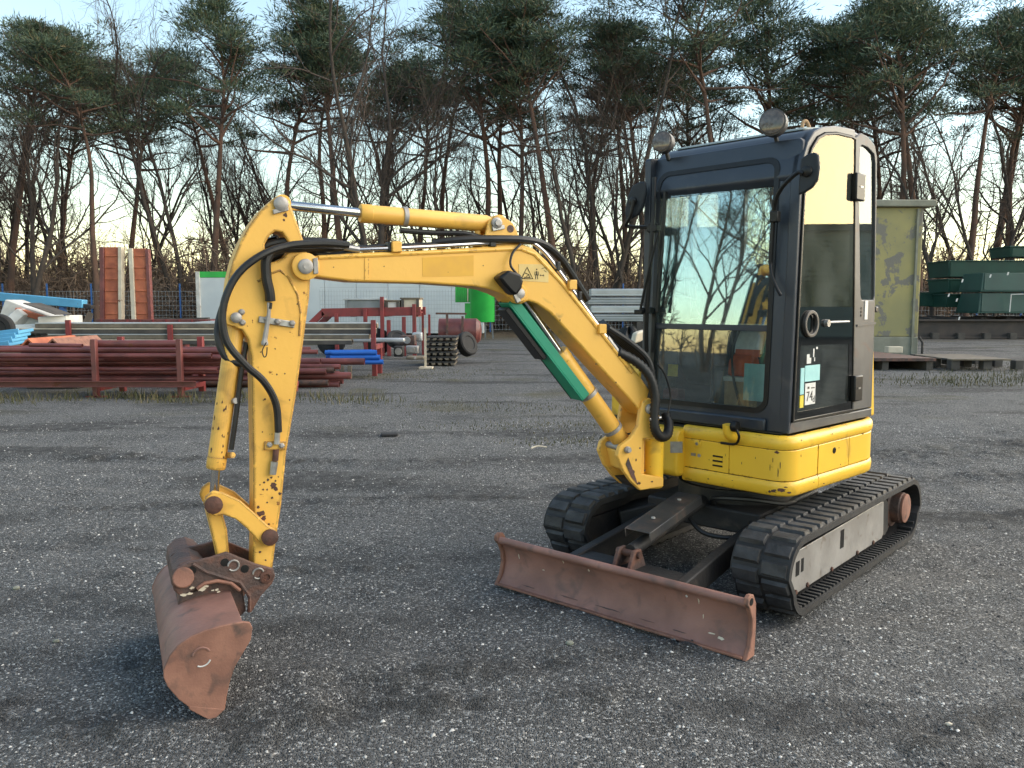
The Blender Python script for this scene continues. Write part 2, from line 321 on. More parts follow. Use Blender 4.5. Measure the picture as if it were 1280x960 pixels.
# ------------------------------------------------------------------ ground: one sheet, dense near the machine
def vnoise(x, y, seed=0):
    """smooth value noise on arrays"""
    r = np.random.default_rng(seed).random((64, 64)); xi = np.floor(x).astype(int); yi = np.floor(y).astype(int)
    fx = x - xi; fy = y - yi; fx = fx * fx * (3 - 2 * fx); fy = fy * fy * (3 - 2 * fy)
    g = lambda i, j: r[i % 64, j % 64]
    return (g(xi, yi) * (1 - fx) + g(xi + 1, yi) * fx) * (1 - fy) + (g(xi, yi + 1) * (1 - fx) + g(xi + 1, yi + 1) * fx) * fy
SOIL = [(-1.9, 3.05, -1.25, 2.75, .16), (-1.0, 2.82, -.45, 3.05, .13), (-.75, 3.1, .75, 3.62, .11), (-.4, 3.0, .5, 3.15, .07), (-2.9, 3.7, -1.2, 3.35, .10), (.2, 2.35, 1.6, 2.6, .10), (1.35, 2.75, 2.6, 3.3, .09), (3.0, 7.0, 6.5, 7.8, .30), (3.6, 8.4, 9, 9.6, .45), (2.6, 5.9, 5.2, 6.2, .16),
        (-3.4, 6.1, .2, 6.6, .12), (-4.5, 8.3, -.5, 8.0, .16), (.4, 6.9, 2.2, 7.1, .12), (-2.4, 4.6, -.6, 4.75, .07), (-3.2, 5.2, -1.5, 5.0, .08)]
def soil(x, y):
    """churned dark earth left by tracks and bucket"""
    m = np.zeros_like(x, dtype=float)
    for x0, y0, x1, y1, w in SOIL:
        dx, dy = x1 - x0, y1 - y0; t = np.clip(((x - x0) * dx + (y - y0) * dy) / (dx * dx + dy * dy), 0, 1)
        d = np.hypot(x - x0 - t * dx, y - y0 - t * dy); m = np.maximum(m, np.exp(-(d / (w * (.7 + 1.1 * vnoise(x * 2.3, y * 2.3, 31)))) ** 2))
    return np.clip(m * (.35 + 1.1 * vnoise(x * 5.5, y * 5.5, 33)), 0, 1)
def ground_h(x, y):
    h = 0.020 * (vnoise(x * 0.9, y * 0.9, 1) - .5) + 0.016 * (vnoise(x * 3.1, y * 3.1, 2) - .5) + 0.012 * (vnoise(x * 9, y * 9, 3) - .5)
    # heaped loose soil beside the bucket and churned tracks behind it
    for cx, cy, rx, ry, am in ((-0.80, 3.02, .26, .20, .035), (-0.95, 3.25, .30, .16, .03), (-0.35, 3.35, .45, .10, .03), (0.1, 3.55, .4, .08, .02), (-1.5, 3.4, .3, .2, .02)):
        k = np.exp(-((x - cx) / rx) ** 2 - ((y - cy) / ry) ** 2); h = h + am * k * (0.45 + 1.1 * vnoise(x * 14, y * 14, 5))
    # soft wheel ruts crossing the yard
    for m, c, w, am in ((0.16, 3.75, .13, .022), (0.16, 4.35, .13, .018), (-0.10, 6.6, .16, .02), (-0.10, 7.6, .16, .02), (0.04, 9.5, .22, .025)):
        d = (y - c - m * x); h = h - am * np.exp(-(d / w) ** 2) * (0.3 + vnoise(x * 1.3 + c, y * .5, 8)) + am * .6 * np.exp(-((d - 1.6 * w) / (w * .7)) ** 2) * vnoise(x * 5, y * 5, 9)
    h = h + soil(x, y) * (.045 * (vnoise(x * 16, y * 16, 41) - .5) + .03 * (vnoise(x * 7, y * 7, 42) - .4))
    far = np.clip((np.hypot(x - .5, y - 4) - 14) / 10, 0, 1)
    return h * (1 - far) - 0.004
def axis(lo, hi, d0, d1, step, far):
    mid = np.arange(d0, d1, step); up = [d1]; s = step
    while up[-1] < hi: s *= 1.22; up.append(up[-1] + s)
    dn = [d0]; s = step
    while dn[-1] > lo: s *= 1.22; dn.append(dn[-1] - s)
    return np.array(dn[:0:-1] + list(mid) + up)
gx = axis(-420, 420, -4.2, 6.0, 0.045, 0); gy = axis(-160, 700, 1.4, 10.5, 0.045, 0)
GX, GY = np.meshgrid(gx, gy, indexing='ij'); GZ = ground_h(GX, GY)
nx, ny = len(gx), len(gy); idx = np.arange(nx * ny).reshape(nx, ny)
gf = np.stack([idx[:-1, :-1], idx[1:, :-1], idx[1:, 1:], idx[:-1, 1:]], -1).reshape(-1, 4)
m = bpy.data.materials.new('gravel_ground'); m.use_nodes = True; MATS['gravel_ground'] = m
nt = m.node_tree; N = nt.nodes; Lk = nt.links; b = N['Principled BSDF']
geo = N.new('ShaderNodeNewGeometry')
def gnoise(sc, det=4, src=geo.outputs['Position']):
    n = N.new('ShaderNodeTexNoise'); n.inputs['Scale'].default_value = sc; n.inputs['Detail'].default_value = det; Lk.new(src, n.inputs['Vector']); return n.outputs['Fac']
def gmap(src, a, c, lo=0, hi=1):
    r = N.new('ShaderNodeMapRange'); r.inputs['From Min'].default_value = a; r.inputs['From Max'].default_value = c
    r.inputs['To Min'].default_value = lo; r.inputs['To Max'].default_value = hi; Lk.new(src, r.inputs['Value']); return r.outputs['Result']
def gmix(fac, a, c):
    x = N.new('ShaderNodeMix'); x.data_type = 'RGBA'; Lk.new(fac, x.inputs['Factor'])
    for i, v in ((6, a), (7, c)):
        if isinstance(v, tuple): x.inputs[i].default_value = (*v, 1)
        else: Lk.new(v, x.inputs[i])
    return x.outputs[2]
def gmul(a, c):
    x = N.new('ShaderNodeMath'); x.operation = 'MULTIPLY'; Lk.new(a, x.inputs[0]); Lk.new(c, x.inputs[1]); return x.outputs[0]
c0 = gmix(gmap(gnoise(0.7, 6), .35, .65), (0.088, 0.088, 0.087), (0.142, 0.141, 0.138))
c0 = gmix(gmap(gnoise(1.9, 8), .56, .70, 0, .8), c0, (0.046, 0.045, 0.044))            # damp dark fines
mp = N.new('ShaderNodeVectorMath'); mp.operation = 'MULTIPLY'; mp.inputs[1].default_value = (0.30, 1.0, 1.0); Lk.new(geo.outputs['Position'], mp.inputs[0])
vo = N.new('ShaderNodeTexVoronoi'); vo.inputs['Scale'].default_value = 120; Lk.new(geo.outputs['Position'], vo.inputs['Vector'])
sep = N.new('ShaderNodeSeparateColor'); Lk.new(vo.outputs['Color'], sep.inputs['Color'])
c0 = gmix(gmap(sep.outputs['Red'], .55, .70, 0, .8), c0, (0.20, 0.20, 0.197))
c0 = gmix(gmap(sep.outputs['Red'], .86, .93), c0, (0.42, 0.415, 0.40))
c0 = gmix(gmap(sep.outputs['Red'], .960, .97), c0, (0.62, 0.60, 0.56))
vo2 = N.new('ShaderNodeTexVoronoi'); vo2.inputs['Scale'].default_value = 190; Lk.new(geo.outputs['Position'], vo2.inputs['Vector'])
sp2 = N.new('ShaderNodeSeparateColor'); Lk.new(vo2.outputs['Color'], sp2.inputs['Color'])
c0 = gmix(gmap(sp2.outputs['Green'], .4, .9, 0, .5), c0, (0.03, 0.03, 0.031))
# long lanes of dark wet fines pressed by wheels and tracks
lane = gmap(gnoise(0.95, 7, mp.outputs[0]), .53, .62); rag = gmap(gnoise(9, 6), .30, .62, .25, 1)
c0 = gmix(gmul(lane, rag), c0, (0.055, 0.054, 0.053))
at_s = N.new('ShaderNodeAttribute'); at_s.attribute_name = 'soil'
c0 = gmix(gmul(gmap(at_s.outputs['Fac'], .18, 1.0, 0, .8), gmap(gnoise(14, 7), .34, .60, 0, 1)), c0, (0.044, 0.043, 0.041))
# moss and dead grass where nobody drives
sx = N.new('ShaderNodeSeparateXYZ'); Lk.new(geo.outputs['Position'], sx.inputs[0])
ms = gmul(gmap(gnoise(0.55, 7), .56, .70, 0, .75), gmap(sx.outputs['Y'], 6.5, 14))
c0 = gmix(ms, c0, (0.105, 0.095, 0.052))
wd = gmap(sx.outputs['Y'], 34, 40); wn_ = gmix(gmap(gnoise(1.5, 6), .4, .6), (0.075, 0.055, 0.036), (0.11, 0.085, 0.05))
c0 = gmix(wd, c0, wn_)
Lk.new(c0, b.inputs['Base Color']); b.inputs['Roughness'].default_value = 0.9; b.inputs['Specular IOR Level'].default_value = 0.25
add = N.new('ShaderNodeMath'); add.operation = 'ADD'; Lk.new(gmap(vo.outputs['Distance'], 0, .6, 1, 0), add.inputs[0]); Lk.new(gnoise(30, 6), add.inputs[1])
bp = N.new('ShaderNodeBump'); bp.inputs['Strength'].default_value = 1.0; bp.inputs['Distance'].default_value = 0.014
Lk.new(add.outputs[0], bp.inputs['Height']); Lk.new(bp.outputs['Normal'], b.inputs['Normal'])
g = fast_mesh('ground', np.stack([GX, GY, GZ], -1).reshape(-1, 3), gf, 'gravel_ground', smooth=True); ca = g.data.attributes.new('soil', 'FLOAT', 'POINT'); ca.data.foreach_set('value', soil(GX, GY).astype(np.float32).ravel())
tag(g, 'dark grey gravel yard with fine pale stones', 'ground', kind='structure')

# loose stones lying on the sheet
def scatter_stones(n, name, label, y0, y1, smin, smax, power):
    u = rng.random(n); y = (y0 ** power + u * (y1 ** power - y0 ** power)) ** (1 / power); x = (rng.random(n) * 2 - 1) * (0.66 * y + .25)
    keep = vnoise(x * 1.1, y * 1.1, 21) * .6 + rng.random(n) * .6 - soil(x, y) * .5 > .38; x, y = x[keep], y[keep]; n = len(x)
    s = smin * (smax / smin) ** (rng.random(n) ** 2.2); z = ground_h(x, y)
    base = np.array([[1, 0, 0], [-.5, .87, 0], [-.5, -.87, 0], [.35, .3, .75], [-.45, .1, .7], [.1, -.45, .65]], float)
    F0 = np.array([[0, 1, 3], [1, 4, 3], [1, 2, 4], [2, 5, 4], [2, 0, 5], [0, 3, 5], [3, 4, 5]])
    V = base[None] * (0.65 + .7 * rng.random((n, 6, 3))); th = rng.random(n) * 6.283; c, s_ = np.cos(th)[:, None], np.sin(th)[:, None]
    X = V[..., 0] * c - V[..., 1] * s_; Y = V[..., 0] * s_ + V[..., 1] * c
    V = np.stack([X * s[:, None] + x[:, None], Y * s[:, None] + y[:, None], V[..., 2] * s[:, None] * .8 + z[:, None] - .0015], -1).reshape(-1, 3)
    Fa = (F0[None] + (np.arange(n) * 6)[:, None, None]).reshape(-1, 3)
    o = fast_mesh(name, V, Fa, 'gravel_stones'); return tag(o, label, 'gravel', kind='stuff')
scatter_stones(90000, 'gravel', 'pale and grey loose stones strewn over the yard', 1.9, 11.0, .0032, .0115, 1.3)
scatter_stones(6500, 'coarse_gravel', 'larger scattered pale stones lying loose on the yard', 1.9, 12.0, .007, .014, 1.3)

# ------------------------------------------------------------------ grass and weeds (uncountable)
def blades(spots, n, hmin, hmax, w, name, label, spread):
    V = []; k = len(spots); sp = np.array(spots, float)[rng.integers(0, k, n)]
    p = sp[:, :2] + rng.normal(0, 1, (n, 2)) * sp[:, 2:4] * spread; h = hmin + (hmax - hmin) * rng.random(n) ** 2
    an = rng.random(n) * 6.283; ln = rng.normal(0, .35, (n, 2)) * h[:, None]; z0 = np.zeros(n) - .005
    dx = np.stack([np.cos(an), np.sin(an)], -1) * w
    v0 = np.c_[p - dx, z0]; v1 = np.c_[p + dx, z0]; v2 = np.c_[p + ln * .5 + dx * .6, h * .6]; v3 = np.c_[p + ln * .5 - dx * .6, h * .6]; v4 = np.c_[p + ln, h]
    V = np.stack([v0, v1, v2, v3, v4], 1).reshape(-1, 3); b0 = np.arange(n) * 5
    Fq = np.concatenate([np.stack([b0, b0 + 1, b0 + 2], -1), np.stack([b0, b0 + 2, b0 + 3], -1), np.stack([b0 + 3, b0 + 2, b0 + 4], -1)])
    return tag(fast_mesh(name, V, Fq, 'grass_blades'), label, 'grass', kind='stuff')
blades([(-10 + i * .45, 13.4 + .3 * math.sin(i), .35, .22) for i in range(18)], 1600, .03, .22, .006, 'weeds', 'dry weeds along the foot of the pipe rack', 1)
blades([(10.2, 17.2, 1.6, .5), (12.2, 18.0, 1.4, .6), (9.2, 16.2, 1.2, .4), (13, 20, 2, 1)], 2600, .02, .12, .007, 'grass_strip', 'thin grass in front of the steel plate and pallet', 1)
blades([(1.0, 9.2, .5, .2), (0.4, 10.4, .7, .25), (-.6, 12.5, .9, .4), (1.2, 12, 1, .4), (-2.5, 17.5, .7, .6), (-1.4, 19, .8, .6)], 2400, .01, .05, .005, 'moss_tufts', 'sparse mossy tufts between the gravel behind the boom', 1)

# ------------------------------------------------------------------ woods
class Twigs:
    """fast tapered tubes"""
    def __init__(s): s.V = []; s.F = []; s.n = 0
    def tube(s, P, r, n):
        P = np.asarray(P); m = len(P); T = np.empty_like(P); T[1:-1] = P[2:] - P[:-2]; T[0] = P[1] - P[0]; T[-1] = P[-1] - P[-2]
        T /= np.linalg.norm(T, axis=1)[:, None] + 1e-9
        ref = np.array([1.0, .13, .07]) if abs(T[0][0]) < .8 else np.array([.07, 1.0, .13])
        U = np.cross(T, ref); U /= np.linalg.norm(U, axis=1)[:, None] + 1e-9; W = np.cross(T, U)
        a = np.arange(n) * 6.28319 / n; ca, sa = np.cos(a), np.sin(a)
        V = P[:, None, :] + np.asarray(r)[:, None, None] * (ca[None, :, None] * U[:, None, :] + sa[None, :, None] * W[:, None, :])
        i = np.arange(m - 1)[:, None] * n; k = np.arange(n)[None]; k2 = (k + 1) % n
        F = np.stack([i + k, i + k2, i + n + k2, i + n + k], -1).reshape(-1, 4) + s.n
        s.V.append(V.reshape(-1, 3)); s.F.append(F); s.n += m * n
    def mesh(s, name, material):
        o = fast_mesh(name, np.concatenate(s.V), np.concatenate(s.F), material, smooth=True); me = o.data
        bpy.data.objects.remove(o); return me
def unit(v): return v / (np.linalg.norm(v) + 1e-9)
def path(p, d, length, segs, wob, g, up=0.0):
    P = [p]; st = length / segs
    for i in range(segs):
        d = unit(d + g.normal(0, wob, 3) + np.array([0, 0, up])); P.append(P[-1] + d * st)
    return np.array(P), d
def bare_tree(seed, h, spread=1.0, r0=.21):
    g = np.random.default_rng(seed); tr = Twigs(); cr = Twigs()
    def grow(p, d, length, r, depth):
        segs = [6, 5, 4, 3, 2, 2][depth]
        P, dd = path(p, d, length, segs, [.07, .17, .22, .28, .3, .3][depth], g, [.05, .09, .07, .06, .05, .05][depth])
        rr = np.linspace(r, r * .55, segs + 1); (tr if depth <= 1 else cr).tube(P, rr, [7, 6, 4, 3, 3, 3][depth])
        if depth >= 4: return
        nch = [6, 5, 5, 3, 3][depth]
        for k in range(nch):
            t = (0.36 if depth == 0 else .28) + (1 - (.36 if depth == 0 else .28)) * (k + g.random() * .8) / nch; t = min(t, .98)
            i = min(int(t * segs), segs - 1); q = P[i] + (P[i + 1] - P[i]) * (t * segs - i); ax = unit(P[i + 1] - P[i])
            side = unit(np.cross(ax, g.normal(0, 1, 3))); an = R(g.uniform(22, 58)) * spread
            nd = unit(ax * math.cos(an) + side * math.sin(an))
            grow(q, nd, length * g.uniform(.42, .70) * (1.15 - .35 * t), max(.0045, r * (1 - .45 * t) * g.uniform(.42, .66)), depth + 1)
        grow(P[-1], dd, length * .55, r * .5, depth + 1)
    lean = g.normal(0, .06, 3); lean[2] = 1
    if g.random() < .45:                      # forked from low down
        for s in (-1, 1): grow(np.array([s * .1, 0, 0.0]), unit(lean + np.array([s * .16, g.normal(0, .1), 0])), h * .60, r0 * .8, 0)
    else: grow(np.zeros(3), unit(lean), h * .62, r0, 0)
    return tr.mesh('trunk', 'bark_dark'), cr.mesh('crown', 'bark_twig')
def pine_tree(seed, h, lean=0.05, crown0=.56, r0=.22):
    g = np.random.default_rng(seed); tr = Twigs(); segs = 14; d = unit(np.array([g.normal(0, lean), g.normal(0, lean), 1.0])); P = [np.zeros(3)]
    bend = g.normal(0, .05, 3); bend[2] = 0
    for i in range(segs):
        d = unit(d + g.normal(0, .042, 3) + bend * (1 if i > 6 else .2) + np.array([0, 0, .05])); P.append(P[-1] + d * h / segs)
    P = np.array(P); tr.tube(P, np.linspace(r0, .035, segs + 1), 8); tips = []
    def at_(t): i = min(int(t * segs), segs - 1); return P[i] + (P[i + 1] - P[i]) * (t * segs - i)
    nb = int(g.integers(24, 33)); gaps = g.random(3) * 6.28
    for k in range(nb):
        t = crown0 + (1 - crown0) * ((k + g.random()) / nb) ** .9; az = k * 2.4 + g.normal(0, .5)
        env = math.sin(min(1, (t - crown0) / (1 - crown0) * 1.15 + .22) * math.pi) ** .7
        ln = h * .235 * (.35 + .75 * env) * g.uniform(.55, 1.25)
        d = unit(np.array([math.cos(az), math.sin(az), g.uniform(.05, .75)])); Q, _ = path(at_(t), d, ln, 5, .16, g, .05)
        tr.tube(Q, np.linspace(.065 * (1.2 - t) * 2 + .02, .014, 6), 5)
        for j in range(int(g.integers(2, 4))):
            q = Q[int(g.integers(2, 6))]; dd = unit(np.array([g.normal(), g.normal(), abs(g.normal()) * .5])); S, _ = path(q, dd, ln * g.uniform(.2, .5), 3, .2, g, .1)
            tr.tube(S, np.linspace(.022, .008, 4), 3); tips.append((S[-1], g.uniform(.5, 1.05)))
        tips.append((Q[-1], g.uniform(.5, 1.0)))
    tips.append((P[-1], 1.0))
    for k in range(int(g.integers(3, 8))):     # dead snags below the crown
        t = g.uniform(.22, crown0); az = g.random() * 6.28; Q, _ = path(at_(t), unit(np.array([math.cos(az), math.sin(az), .2])), g.uniform(.8, 2.6), 4, .22, g, 0)
        tr.tube(Q, np.linspace(.04, .008, 5), 4)
    V = []
    for c, s in tips:
        n = int(170 * s); o = g.normal(0, 1, (n, 3)) * np.array([.55, .55, .17]) * s; base = c + o
        dr = o * .8 + np.array([0, 0, .35]) + g.normal(0, .25, (n, 3)); dr /= np.linalg.norm(dr, axis=1)[:, None]
        L = g.uniform(.18, .36, n)[:, None]; sd = np.cross(dr, g.normal(0, 1, (n, 3))); sd /= np.linalg.norm(sd, axis=1)[:, None] + 1e-9
        w = g.uniform(.014, .030, n)[:, None]
        V.append(np.stack([base - dr * L * .3, base + dr * L * .25 + sd * w, base + dr * L, base + dr * L * .25 - sd * w], 1).reshape(-1, 3))
    V = np.concatenate(V); F = np.arange(len(V)).reshape(-1, 4); o = fast_mesh('crown', V, F, 'pine_needles'); me = o.data; bpy.data.objects.remove(o)
    return tr.mesh('trunk', 'bark_pine'), me
BARE = [bare_tree(11 + i, 15 + (i % 3) * 1.5, [.85, .7, .95, .8, .65, .9][i], [.22, .19, .26, .2, .17, .24][i]) for i in range(6)]
PINE = [pine_tree(40 + i, 17, [.03, .07, .05, .09, .04, .06, .08][i], [.60, .67, .58, .70, .63, .57, .66][i]) for i in range(7)]
def plant(kind, k, px, Y, s, rz, tilt=0.0, label=None, group=None):
    x = (px - 640) / FPX * (Y * math.cos(PITCH)); tr, cr = (BARE if kind == 'bare' else PINE)[k]
    root = thing('bare_tree' if kind == 'bare' else 'pine_tree', label, 'tree', (x, Y, -.02), group)
    root.rotation_euler = (0, tilt, rz); root.scale = (s, s, s)
    for nm, me in (('trunk', tr), ('crown', cr)):
        o = bpy.data.objects.new(nm, me); COL.objects.link(o); o.parent = root
    return root
pines = [(72, 62, 5, 1.15), (215, 62, 0, 1.12), (300, 60, 6, 1.14), (404, 58, 3, 1.18), (480, 62, 6, 1.2), (628, 60, 2, 1.24), (780, 60, 1, 1.16), (868, 60, 5, 1.18), (1018, 60, 0, 1.20), (1095, 62, 2, 1.2), (1235, 58, 4, 1.2), (-90, 52, 0, 1.18), (8, 50, 1, 1.05), (120, 47, 3, .92), (158, 55, 4, 1.02), (268, 50, 5, 1.10), (352, 54, 0, 1.12), (436, 52, 1, 1.20),
         (520, 64, 4, 1.16), (560, 62, 3, 1.26), (612, 54, 5, 1.20), (648, 52, 2, 1.06), (700, 49, 1, 1.16), (738, 60, 0, 1.16), (812, 52, 4, 1.10), 
         (908, 50, 6, 1.18), (968, 54, 2, 1.22), (1064, 55, 3, 1.12), (1120, 48, 5, 1.10), (1150, 50, 1, 1.16), (1206, 47, 6, 1.08), (1262, 52, 2, 1.14), (1310, 50, 0, 1.10), (1365, 54, 3, 1.15)]
pines.sort()
for i, (px, Y, k, s) in enumerate(pines):
    side = 'left' if px < 640 else 'right'; n = i if px < 640 else len(pines) - 1 - i
    plant('pine', k, px, Y, s, random.uniform(0, 6.28), random.uniform(-.05, .03), f'tall dark green pine, {ORD[n]} pine trunk from the {side} end of the woods', 'pines at the edge of the woods')
bares = [(-60, 50, 1, 1.0), (-10, 60, 2, .95), (40, 46, 0, .98), (186, 66, 3, 1.0), (222, 50, 4, 1.15), (316, 64, 0, .92), (334, 66, 3, .95), (386, 63, 5, .95), 
         (92, 64, 5, 1.0), (404, 66, 1, 1.05), (584, 64, 0, 1.0), (842, 64, 0, 1.0), (880, 62, 3, 1.0), (30, 66, 2, 1.0), (290, 62, 4, 1.0), (700, 66, 1, 1.0), (1010, 64, 4, 1.0), (470, 48, 2, 1.08), (492, 56, 3, 1.2), (540, 50, 4, .92), (672, 64, 5, .98), (718, 47, 3, .86), (752, 50, 2, 1.04), (776, 56, 1, 1.05), (790, 49, 4, .86), (935, 64, 5, 1.0),
         (985, 66, 1, 1.05), (1045, 66, 2, 1.0), (1100, 60, 4, .95), (1136, 64, 0, .95), (1166, 46, 3, .82), (1225, 62, 5, 1.05), (1240, 47, 1, .84), (1272, 49, 2, .86), (1320, 60, 3, .95)]
bares.sort()
for i, (px, Y, k, s) in enumerate(bares):
    side = 'left' if px < 640 else 'right'; n = i if px < 640 else len(bares) - 1 - i
    plant('bare', k, px, Y, s, random.uniform(0, 6.28), random.uniform(-.04, .02), f'leafless tree with dark branches, {ORD[n]} bare trunk from the {side} end of the woods', 'bare trees at the edge of the woods')
# the wood goes on round the yard on both sides; it shows in the cab glass
tt = []
for i in range(30):
    tt.append((-42 - 5 * random.random() - (i % 2) * 5, -38 + i * 3.4, i))
for x, y, i in tt:
    kind = 'pine' if i % 3 == 0 else 'bare'; tr, cr = (PINE[i % 7] if kind == 'pine' else BARE[i % 6]); s = random.uniform(.9, 1.15)
    root = thing(kind + '_tree', 'tree of the wood along the left side of the yard, mirrored in the windscreen', 'tree', (x, y, 0), 'trees beside the yard'); root.rotation_euler = (0, 0, random.uniform(0, 6.28)); root.scale = (s,) * 3
    for nm, me in (('trunk', tr), ('crown', cr)):
        o = bpy.data.objects.new(nm, me); COL.objects.link(o); o.parent = root
# brushwood thicket and the wood far behind, one mass each
def shrub(seed, h):
    g = np.random.default_rng(seed); t = Twigs()
    for s in range(5):
        d = unit(np.array([g.normal(0, .45), g.normal(0, .45), 1])); P, dd = path(np.array([g.normal(0, .5), g.normal(0, .5), 0.]), d, h * g.uniform(.5, 1), 4, .20, g, .03); t.tube(P, np.linspace(.020, .008, 5), 3)
        for k in range(15):
            i = int(g.integers(1, 5)); Q, d2 = path(P[i], unit(dd * .5 + g.normal(0, .7, 3)), h * g.uniform(.12, .36), 2, .3, g, .03); t.tube(Q, np.linspace(.009, .005, 3), 3)
            for j in range(4):
                Q2, _ = path(Q[int(g.integers(1, 3))], unit(d2 + g.normal(0, .8, 3)), h * g.uniform(.06, .18), 1, .2, g, 0); t.tube(Q2, [.006, .004], 3)
    return np.concatenate(t.V), np.concatenate(t.F)
SH = [shrub(90 + i, 1.0) for i in range(6)]
def thicket(spots, name, label, cat):
    V = []; F = []; n = 0
    for x, y, h, k in spots:
        v, f = SH[k]; a = rng.random() * 6.28; c, s = math.cos(a), math.sin(a); w = h * rng.uniform(.55, .9)
        V.append(np.c_[(v[:, 0] * c - v[:, 1] * s) * w + x, (v[:, 0] * s + v[:, 1] * c) * w + y, v[:, 2] * h]); F.append(f + n); n += len(v)
    return tag(fast_mesh(name, np.concatenate(V), np.concatenate(F), 'brush_twigs'), label, cat, kind='stuff')
thicket([(rng.uniform(-.75, .75) * y, y, rng.uniform(2.4, 6.2), int(rng.integers(0, 6))) for y in rng.uniform(48, 95, 420)] + [(rng.uniform(-.75, -.08) * y, y, rng.uniform(3.5, 6.5), int(rng.integers(0, 6))) for y in rng.uniform(55, 90, 100)] + [(rng.uniform(-60, -44), rng.uniform(-30, 42), rng.uniform(3, 6), int(rng.integers(0, 6))) for k in range(40)], 'brushwood', 'brown leafless brushwood filling the woods between the trunks', 'brushwood')
# the wood far behind: trunks and twigs closing the view
def far_wood():
    g = np.random.default_rng(77); t = Twigs()
    for k in range(560):
        y = g.uniform(84, 125); x = g.uniform(-.78, .78) * y; h = g.uniform(6, 11); P, d = path(np.array([x, y, 0.]), unit(np.array([g.normal(0, .08), g.normal(0, .08), 1])), h, 5, .06, g, .02); t.tube(P, np.linspace(.11, .02, 6) * g.uniform(.6, 1.3), 4)
        for j in range(9):
            i = int(g.integers(1, 6)); Q, d2 = path(P[i], unit(np.array([g.normal(), g.normal(), .6])), g.uniform(1.5, 4), 3, .25, g, .08); t.tube(Q, np.linspace(.035, .014, 4), 3)
            for m_ in range(3): S, _ = path(Q[int(g.integers(1, 4))], unit(d2 + g.normal(0, .6, 3)), g.uniform(.7, 1.8), 1, .2, g, .05); t.tube(S, [.018, .010], 3)
    return tag(fast_mesh('distant_wood', np.concatenate(t.V), np.concatenate(t.F), 'brush_twigs'), 'brown mass of bare wood far behind the first trees', 'wood', kind='stuff')
far_wood()

# ================================================================== the excavator
EX = thing('mini_excavator', 'yellow mini excavator with dark cab, rubber tracks and rusty ditching bucket on the gravel', 'excavator', CF(0, 0, 0))
def B(x, y, l): return trace(BF, x, y, l)
def B3(x, y, l): a, z = B(x, y, l); return BF(a, l, z)

# ---- undercarriage: tracks
TW, GA = 1.495, 0.30                                  # overall width, belt width
ZT, A0, A1 = 0.445, 0.965, -1.235
def belt_path(off=0.0, n=10):
    """closed loop of the belt's outer face: (a, z, outward angle)"""
    r = .215; zt = ZT + off; P = []
    def arc(ca, cz, rr, t0, t1):
        for k in range(n + 1):
            t = R(t0 + (t1 - t0) * k / n); P.append((ca + rr * math.cos(t), cz + rr * math.sin(t)))
    rf = r + off
    arc(A0 - r, ZT - r, rf, 90, 5); arc(A0 - r - .03, .185, .185 + off, -10, -90)
    arc(A1 + .20 + .05, .20, .20 + off, -90, -170); arc(A1 + .235, ZT - .235, .235 + off, 178, 90)
    return P
def even(P, step):
    Q = np.array(P + [P[0]]); d = np.r_[0, np.cumsum(np.linalg.norm(np.diff(Q, axis=0), axis=1))]; n = int(round(d[-1] / step))
    s = np.arange(n) * d[-1] / n; return np.c_[np.interp(s, d, Q[:, 0]), np.interp(s, d, Q[:, 1])], d[-1] / n
OUT = belt_path(-.024); INN = belt_path(-.055)
lug_me = None
